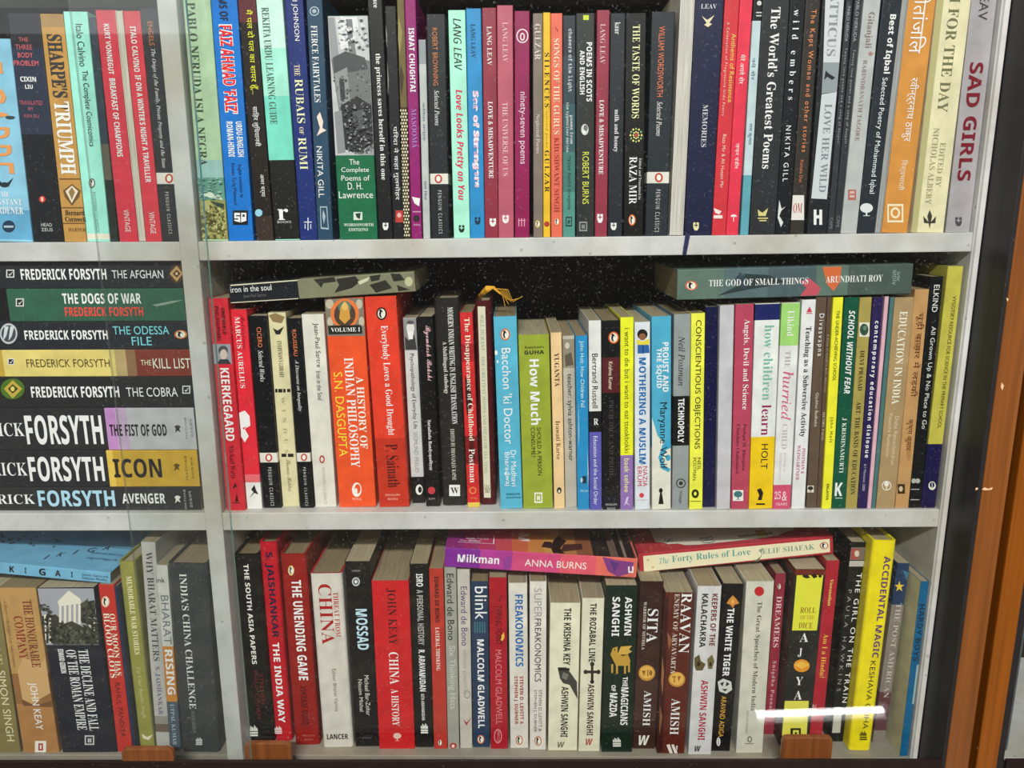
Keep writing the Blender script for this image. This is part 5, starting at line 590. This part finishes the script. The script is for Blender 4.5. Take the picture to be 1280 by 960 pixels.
for b in ALL:
    if b['kind'] == 'V':
        dx, dz = b['xt']-b['xb'], b['zt']-b['zb']; b['ang'] = math.atan2(dx, dz); b['L'] = math.hypot(dx, dz)
        b['zt'] = b['zb']+dz
        b['base'] = Vector((b['xb'], b['Y'], b['zb']+abs(math.sin(b['ang']))*b['t']/2+.0002))
# the stack in the left bay
stack = [b for b in ALL if b['kind'] == 'L' and b['side'] == 'L' and b['row'] == 2]
z = max(shelf_z(2, -.34), shelf_z(2, -.5))
zs = [onY(mid(b['q'][0], b['q'][3]), mid(b['q'][1], b['q'][4]), .008).z for b in stack]
z0 = z
for i, b in enumerate(stack):
    top = z0+(zs[i]-z0); t = top-z-.0004
    xl, yt, yb, xr, yt2, yb2 = b['q']
    x1, x0 = onY(xr, mid(yt2, yb2), .008).x, onY(xl, mid(yt, yb), .008).x
    x1 = min(x1, XD0-.0008)
    b.update(Y=.008, t=t, L=x1-x0, ang=-math.pi/2, base=Vector((x1, .008, z+.0002+t/2)), W=.105); z += t+.0004
# books lying across the upright ones: moved back until they touch the tops below them
for b in [b for b in ALL if b['kind'] == 'L' and 'base' not in b]:
    xl, yt, yb, xr, yt2, yb2 = b['q']; best = None
    U = [u for u in ALL if u['kind'] == 'V' and u['row'] == b['row'] and u['side'] == b['side']]
    for k in range(0, 36):
        Y = .004+k*.002
        A = onY(xl, mid(yt, yb), Y); Cc = onY(xr, mid(yt2, yb2), Y)
        t = mid((onY(xl, yt, Y)-onY(xl, yb, Y)).length, (onY(xr, yt2, Y)-onY(xr, yb2, Y)).length)
        d = Cc-A; nrm = Vector((-d.z, 0, d.x)).normalized(); e = -9
        for u in U:
            ca, sa = math.cos(u['ang']), math.sin(u['ang'])
            for sx in (-1, 1):
                px_ = u['base'].x+sa*u['L']+ca*sx*u['t']/2; pz_ = u['base'].z+ca*u['L']-sa*sx*u['t']/2
                if A.x-.001 < px_ < Cc.x+.001:
                    s = (px_-A.x)/d.x; zbt = A.z+d.z*s-nrm.z*t/2
                    e = max(e, pz_-zbt)
        if best is None or abs(e) < abs(best[0]): best = (e, Y, A, Cc, t)
    e, Y, A, Cc, t = best
    print('lying', b['label'][:40], 'Y %.3f lift %.4f' % (Y, e))
    up = Vector((0, 0, e+.0004)); A = A+up; Cc = Cc+up; d = A-Cc
    b.update(Y=Y, t=t, L=d.length, ang=math.atan2(d.x, d.z), base=Cc, W=b.get('W', .125))

def crisp(c, bg):            # print is denser than it looks from afar: push its colour away from the paper behind it
    a = [int(c[i:i+2], 16) for i in (0, 2, 4)]; g = [int(bg[i:i+2], 16) for i in (0, 2, 4)]
    return ''.join('%02x' % max(0, min(255, round(x+.22*(x-y)))) for x, y in zip(a, g))
def build_book(b):
    def BG(c0, c1):
        col = b['col']
        for i in b['items']:
            if i[0] == 'D' and min(i[1], i[2]) <= (c0+c1)/2 <= max(i[1], i[2]): col = i[3]
        return col
    hard = b.get('hard'); L, t, W, ang, Y = b['L'], b['t'], b['W'], b['ang'], b['Y']
    root = empty('book', b['base'], b['label'], 'book', b['group']); root.rotation_euler = (0, ang, 0)
    ca, sa = math.cos(ang), math.sin(ang); base = b['base']
    def loc(px, py):
        p = onY(px, py, Y)-base; return (p.x*ca-p.z*sa, p.x*sa+p.z*ca)     # across the spine, along the spine
    q = b['q']
    def along(c):
        if b['kind'] == 'V':
            f = (c-q[2])/(q[5]-q[2]); return loc(mid(q[0], q[1])*(1-f)+mid(q[3], q[4])*f, c)[1]
        f = (c-q[0])/(q[3]-q[0]); return loc(c, mid(q[1], q[2])*(1-f)+mid(q[4], q[5])*f)[1]
    cc = .0022 if hard else .0006; cc = min(cc, t*.2)
    # cover: two boards and a spine, with colour bands
    bands = [(min(along(i[1]), along(i[2])), max(along(i[1]), along(i[2])), i[3]) for i in b['items'] if i[0] == 'D']
    lv = {0.0, L}
    for s0, s1, c in bands: lv |= {min(L, max(0, s0)), min(L, max(0, s1))}
    lv = sorted(lv); lv = [z for i, z in enumerate(lv) if i == 0 or z-lv[i-1] > 1e-5]
    lv[-1] = L
    cm = []
    for i in range(len(lv)-1):
        zc = mid(lv[i], lv[i+1]); col = b['col']
        for s0, s1, c in bands:
            if s0-1e-6 <= zc <= s1+1e-6: col = c
        cm.append(mat(col))
    r = min(.0035 if hard else .0009, t*.3); h = t/2
    arc = lambda cx, a0: [(cx+r*math.cos(math.radians(a0+a)), r+r*math.sin(math.radians(a0+a))) for a in (0, 30, 60, 90)]
    prof = [(-h, W)]+arc(-h+r, 180)+arc(h-r, 270)+[(h, W), (h-cc, W), (h-cc, cc+r*.4), (h-cc-r*.6, cc), (-h+cc+r*.6, cc), (-h+cc, cc+r*.4), (-h+cc, W)]
    flip = b.get('flip')
    if flip: prof = [(x, W-y) for x, y in prof][::-1]
    mb = MB(); mb.prism(prof, lv, cm)
    if b.get('inner'): mb.m[-1] = mb.mi(mat(b['inner']))
    if b.get('board'):
        bm_ = mat(b['board']); mi = mb.mi(bm_); k = len(prof)
        for i, f in enumerate(mb.f):
            if len(f) == 4:
                xs = [mb.v[j][0] for j in f]; ys = [mb.v[j][1] for j in f]
                if max(xs) < -h+1e-5 and max(ys)-min(ys) > .05: mb.m[i] = mi
    cover = mb.build('cover', root)
    # page block
    pi = .003 if hard else .0004; fore = .004 if hard else .0008
    x0, x1 = -h+cc+.0001, h-cc-.0001; y0, y1 = cc+.0004, W-fore; pm = mat(b.get('pages', random.choice(['96876a', 'a39677', 'aca085', '8a7b5e', '9f9379'])), 'pages')
    if flip: y0, y1 = W-y1, W-y0; pm = mat(b['col'], 'pages')
    mb = MB()
    if hard:
        n = 8; rb = r*.7
        pr = [(x0, y1), (x0, y0+rb)]+[(x0+(x1-x0)*i/n, y0+rb*(1-math.sin(math.pi*i/n))) for i in range(1, n)]+[(x1, y0+rb), (x1, y1)]
        mb.prism(pr, [pi, L-pi], [pm])
    else: mb.box(x0, x1, y0, y1, pi, L-pi, pm)
    mb.build('pages', root)
    # printed lettering, marks and pictures
    roles = {}; lay = {}
    for it in b['items']:
        if it[0] == 'T':
            _, s, c0, c1, v0, v1, col, f, rl = it
            if flip: continue
            v, fs, grow = set_text(b, it); vm, vh = (v0+v1)/2, (v1-v0)/2*grow; vm = max(.04+abs(vh), min(.96-abs(vh), vm))
            s0, s1 = along(c0), along(c1); w0, w1 = -h+(vm-vh)*t, -h+(vm+vh)*t; M = roles.setdefault(rl, MB()); n = len(M.v); mm = mat(crisp(col, BG(c0, c1) if it[0] == 'T' else b['col']) if rl in 'tas' else col, 'ink')
            M.v += [(w0+(w1-w0)*yy, -.00026 if f == 'BO' else -.0004, s0+(s1-s0)*xx) for xx, yy in v]
            for q_ in fs: M.f.append(tuple(n+i for i in q_)); M.m.append(M.mi(mm))
        elif it[0] == 'H':
            _, s, xa, xb, ya, yb_, col, f, rl = it
            p0 = loc(xa, yb_); p1 = loc(xb, ya)
            v, fs, _a = set_text(b, it); M = roles.setdefault(rl, MB()); n = len(M.v); mm = mat(crisp(col, BG(c0, c1) if it[0] == 'T' else b['col']) if rl in 'tas' else col, 'ink')
            if b['kind'] == 'V':
                M.v += [(p0[0]+(p1[0]-p0[0])*xx, -.0004, p0[1]+(p1[1]-p0[1])*yy) for xx, yy in v]
            else:          # on a lying book such words run down across the spine
                pa, pb = loc(xa, ya), loc(xb, yb_)
                M.v += [(pa[0]+(pb[0]-pa[0])*xx, -.0004, pa[1]+(pb[1]-pa[1])*yy) for xx, yy in [(q1, 1-q2) for q1, q2 in v]]
                M.v[n:] = [(pa[0]+(pb[0]-pa[0])*xx, -.0004, pb[1]+(pa[1]-pb[1])*yy) for xx, yy in v]
            for q_ in fs: M.f.append(tuple(n+i for i in q_)); M.m.append(M.mi(mm))
        elif it[0] == 'P':
            M = roles.setdefault((it[1], id(it)), MB())
            for col, pts in it[2]:
                lay[it[1]] = lay.get(it[1], 0)+1; dy = -.00012-.000012*lay[it[1]]
                if it[1] in 'mo': dy -= .00012
                P3 = []
                for x, y in pts:
                    a, c = loc(x, y); P3.append((max(-h*.985, min(h*.985, a)), dy, max(.0004, min(L-.0004, c))))
                M.face(P3, mat(col, 'ink'))
    for rl, M in roles.items():  # one mesh per mark, one per block of lettering
        o = M.build(ROLE[rl[0]], cover)
    if b.get('cover'): top_cover(b, cover, h, W, L)
    if b.get('ribbon'):
        mb = MB(); a, c = loc(857, 297); mm = mat('22264a', 'cloth')
        pts = [(-.004, .006, .0022), (-.006, -.001, .0016), (-.0085, -.0085, .0012), (-.0102, -.0098, -.010), (-.0110, -.0090, -.0185)]
        pts = [(p[0]-.003, p[1], p[2]) for p in pts]; ws = [.0022, .0022, .0022, .0020, .0017]
        for i in range(len(pts)-1):
            p, q2 = Vector(pts[i]), Vector(pts[i+1]); n = len(mb.v)
            for pp, ww in ((p, ws[i]), (q2, ws[i+1])):
                mb.v += [(pp.x-ww, pp.y, pp.z), (pp.x+ww, pp.y, pp.z), (pp.x+ww, pp.y+.0004, pp.z+.0003), (pp.x-ww, pp.y+.0004, pp.z+.0003)]
            for k in range(4): mb.f.append((n+k, n+(k+1) % 4, n+4+(k+1) % 4, n+4+k)); mb.m.append(mb.mi(mm))
        mb.build('ribbon_bookmark', root)
    if b.get('tassel'):
        mm = mat('d8a02c', 'cloth'); mb = MB()
        mb.tube([(-.004, .03, L-.002), (-.003, .012, L+.004), (.001, .002, L+.008), (.005, -.004, L+.012), (.011, -.005, L+.013), (.018, -.004, L+.006)], [.0012, .0022, .003, .0034, .0018, .0004], mm)
        for k in range(6): mb.tube([(.006+.001*k, -.003, L+.012), (.015+.002*k, -.002-.001*k, L+.011), (.02+.002*k, -.002-.001*k, L+.004-.001*k), (.022+.0035*k, -.001-.001*k, L-.006+.002*k)], .00035, mm, 5)
        mb.build('tassel', root)
    return root
def top_cover(b, cover, h, W, L):
    # printed front board, facing up on a lying book: a picture in flat shapes (u to the right, v away from the viewer)
    kind = b['cover'][1]; M = MB(); lay = [0]; x = h; VS = dict(sunset=.38, ornate=.40, ikigai=.55)[kind]     # the part near the spine carries the picture
    def poly(col, pts):
        lay[0] += 1; M.face([(x+.0001+.00002*lay[0], min(.985, v*VS if v < .97 else v)*W, L*(1-u)) for u, v in pts], mat(col, 'ink'))
    def word(s, u0, u1, v0, v1, col, f='S', quarter=False):
        lay[0] += 1; v, fs, _a = text_mesh(s, f); n = len(M.v)
        if quarter: v = [(yy, 1-xx) for xx, yy in v]
        M.v += [(x+.0002+.00002*lay[0], (v0+(v1-v0)*yy)*VS*W, L*(1-(u0+(u1-u0)*xx))) for xx, yy in v]
        for q_ in fs: M.f.append(tuple(n+i for i in q_)); M.m.append(M.mi(mat(col, 'ink')))
    R2 = lambda u0, v0, u1, v1: [(u0, v0), (u1, v0), (u1, v1), (u0, v1)]
    if kind == 'sunset':
        cols = ['8c2c78', 'a03070', 'b83c68', 'c4505c', 'c86848', 'c88448', 'c89850', 'b07848', '8c5840']
        for i, c in enumerate(cols): poly(c, R2(.005+i*.085, .01, .005+(i+1)*.085, .99))
        poly('2c2224', R2(.77, .01, .99, .99)); poly('6c5850', R2(.86, .01, .9, .99)); poly('8c7a70', R2(.93, .01, .945, .99))
        poly('2c1c1c', [(.56, .02), (.62, .02), (.60, .3), (.64, .7), (.6, .95), (.57, .7), (.55, .3)])
        poly('4c2c2c', [(.6, .1), (.72, .3), (.72, .6), (.62, .5)]); poly('3c2428', [(.50, .3), (.56, .25), (.56, .6), (.52, .6)])
        poly('e0d0d8', R2(.06, .30, .25, .32)); poly('e0d0d8', R2(.245, .30, .252, .8)); word('Winner of', .07, .12, .36, .44, 'e0d0d8'); word('The Man', .1, .15, .48, .58, 'e0d0d8', 'B'); word('Booker', .12, .18, .36, .46, 'e0d0d8', 'B'); word('Prize 2018', .16, .22, .5, .6, 'e0d0d8')
        word('M', .38, .44, .55, .95, 'ecd8d8', 'B', True)
    elif kind == 'ornate':
        poly('b03c44', R2(.02, .02, .98, .98))
        for i in range(46): poly('c87850', [(a, c) for a, c in ellipse(.04+.17*random.random()+(.77 if i % 2 else 0), .05+.85*random.random(), .006, .02, 6)])
        poly('d8d4c4', [(.10, .98), (.11, .5), (.15, .44), (.17, .32), (.22, .3), (.25, .18), (.32, .13), (.5, .14), (.66, .17), (.74, .22), (.78, .34), (.84, .42), (.88, .98)])
        poly('8c8880', R2(.54, .30, .72, .42)); poly('b89440', R2(.64, .26, .69, .6)); poly('9c7c34', R2(.62, .34, .72, .39))
        word('FO', .34, .41, .16, .5, '4c7478', 'R', True); word('S', .16, .2, .42, .6, '4c7478', 'R', True)
    else:
        for s_, u0, v0, w_ in (('I', .52, .22, .008), ('K', .57, .34, .035), ('I', .65, .46, .008), ('G', .71, .58, .045), ('A', .79, .7, .04)): word(s_, u0, u0+w_, v0, v0+.16, '22303a', 'S'); poly('4c7c9c', R2(.02, .8, .98, .82))
        word('The Japanese Secret to a', .74, .96, .52, .62, '3c6480'); word('Long and Happy Life', .76, .96, .34, .44, '3c6480')
        for i in range(30): poly('3c4c54', ellipse(.05+.45*random.random(), .6+.35*random.random(), .008, .03, 5))
    M.build('cover_picture', cover)
# all lettering is shaped first, while the scene is still small
for b in ALL:
    for it in b['items']:
        if it[0] in 'TH' and not b.get('flip'): set_text(b, it)
for b in ALL: build_book(b)
bpy.data.objects.remove(_fo)
# a book behind the glass of the neighbouring bookcase
bz = shelf_z(3, .44)
rt = empty('book', (X2+.056, .012, bz+.0003), 'dark grey book with pale page edges behind the glass at the far right edge', 'book')
mb = MB(); W2, L2, t2 = .13, .235, .03
mb.prism([(-t2/2, W2), (-t2/2, .0008), (-t2/2+.0008, 0), (t2/2-.0008, 0), (t2/2, .0008), (t2/2, W2), (t2/2-.0007, W2), (t2/2-.0007, .0007), (-t2/2+.0007, .0007), (-t2/2+.0007, W2)], [0, L2], [mat('55585a')]); mb.build('cover', rt)
mb = MB(); mb.box(-t2/2+.0008, t2/2-.0008, .001, W2-.001, .0004, L2-.0004, mat('c0b49a', 'pages')); mb.build('pages', rt)
# ------------------------------------------------------------------ lamps
p0 = batten((0, 0, 0), .385, 'short bright tube lamp lying on the floor behind the viewer', s=emit_mat('bright_tube', (1, 1, 1, 1), 20))
def mirrored(px, py, z, Yp=-.020):
    d = ray(px, py); h = EYE+d*((Yp-EYE.y)/d.y); t = (z-h.z)/d.z; return Vector((h.x+d.x*t, h.y-d.y*t, z))
ma, mb_ = mirrored(944, 896, .022), mirrored(1104, 890, .022)
p0.location = ((ma.x+mb_.x)/2, (ma.y+mb_.y)/2, 0); p0.rotation_euler = (0, 0, math.atan2(mb_.y-ma.y, mb_.x-ma.x))
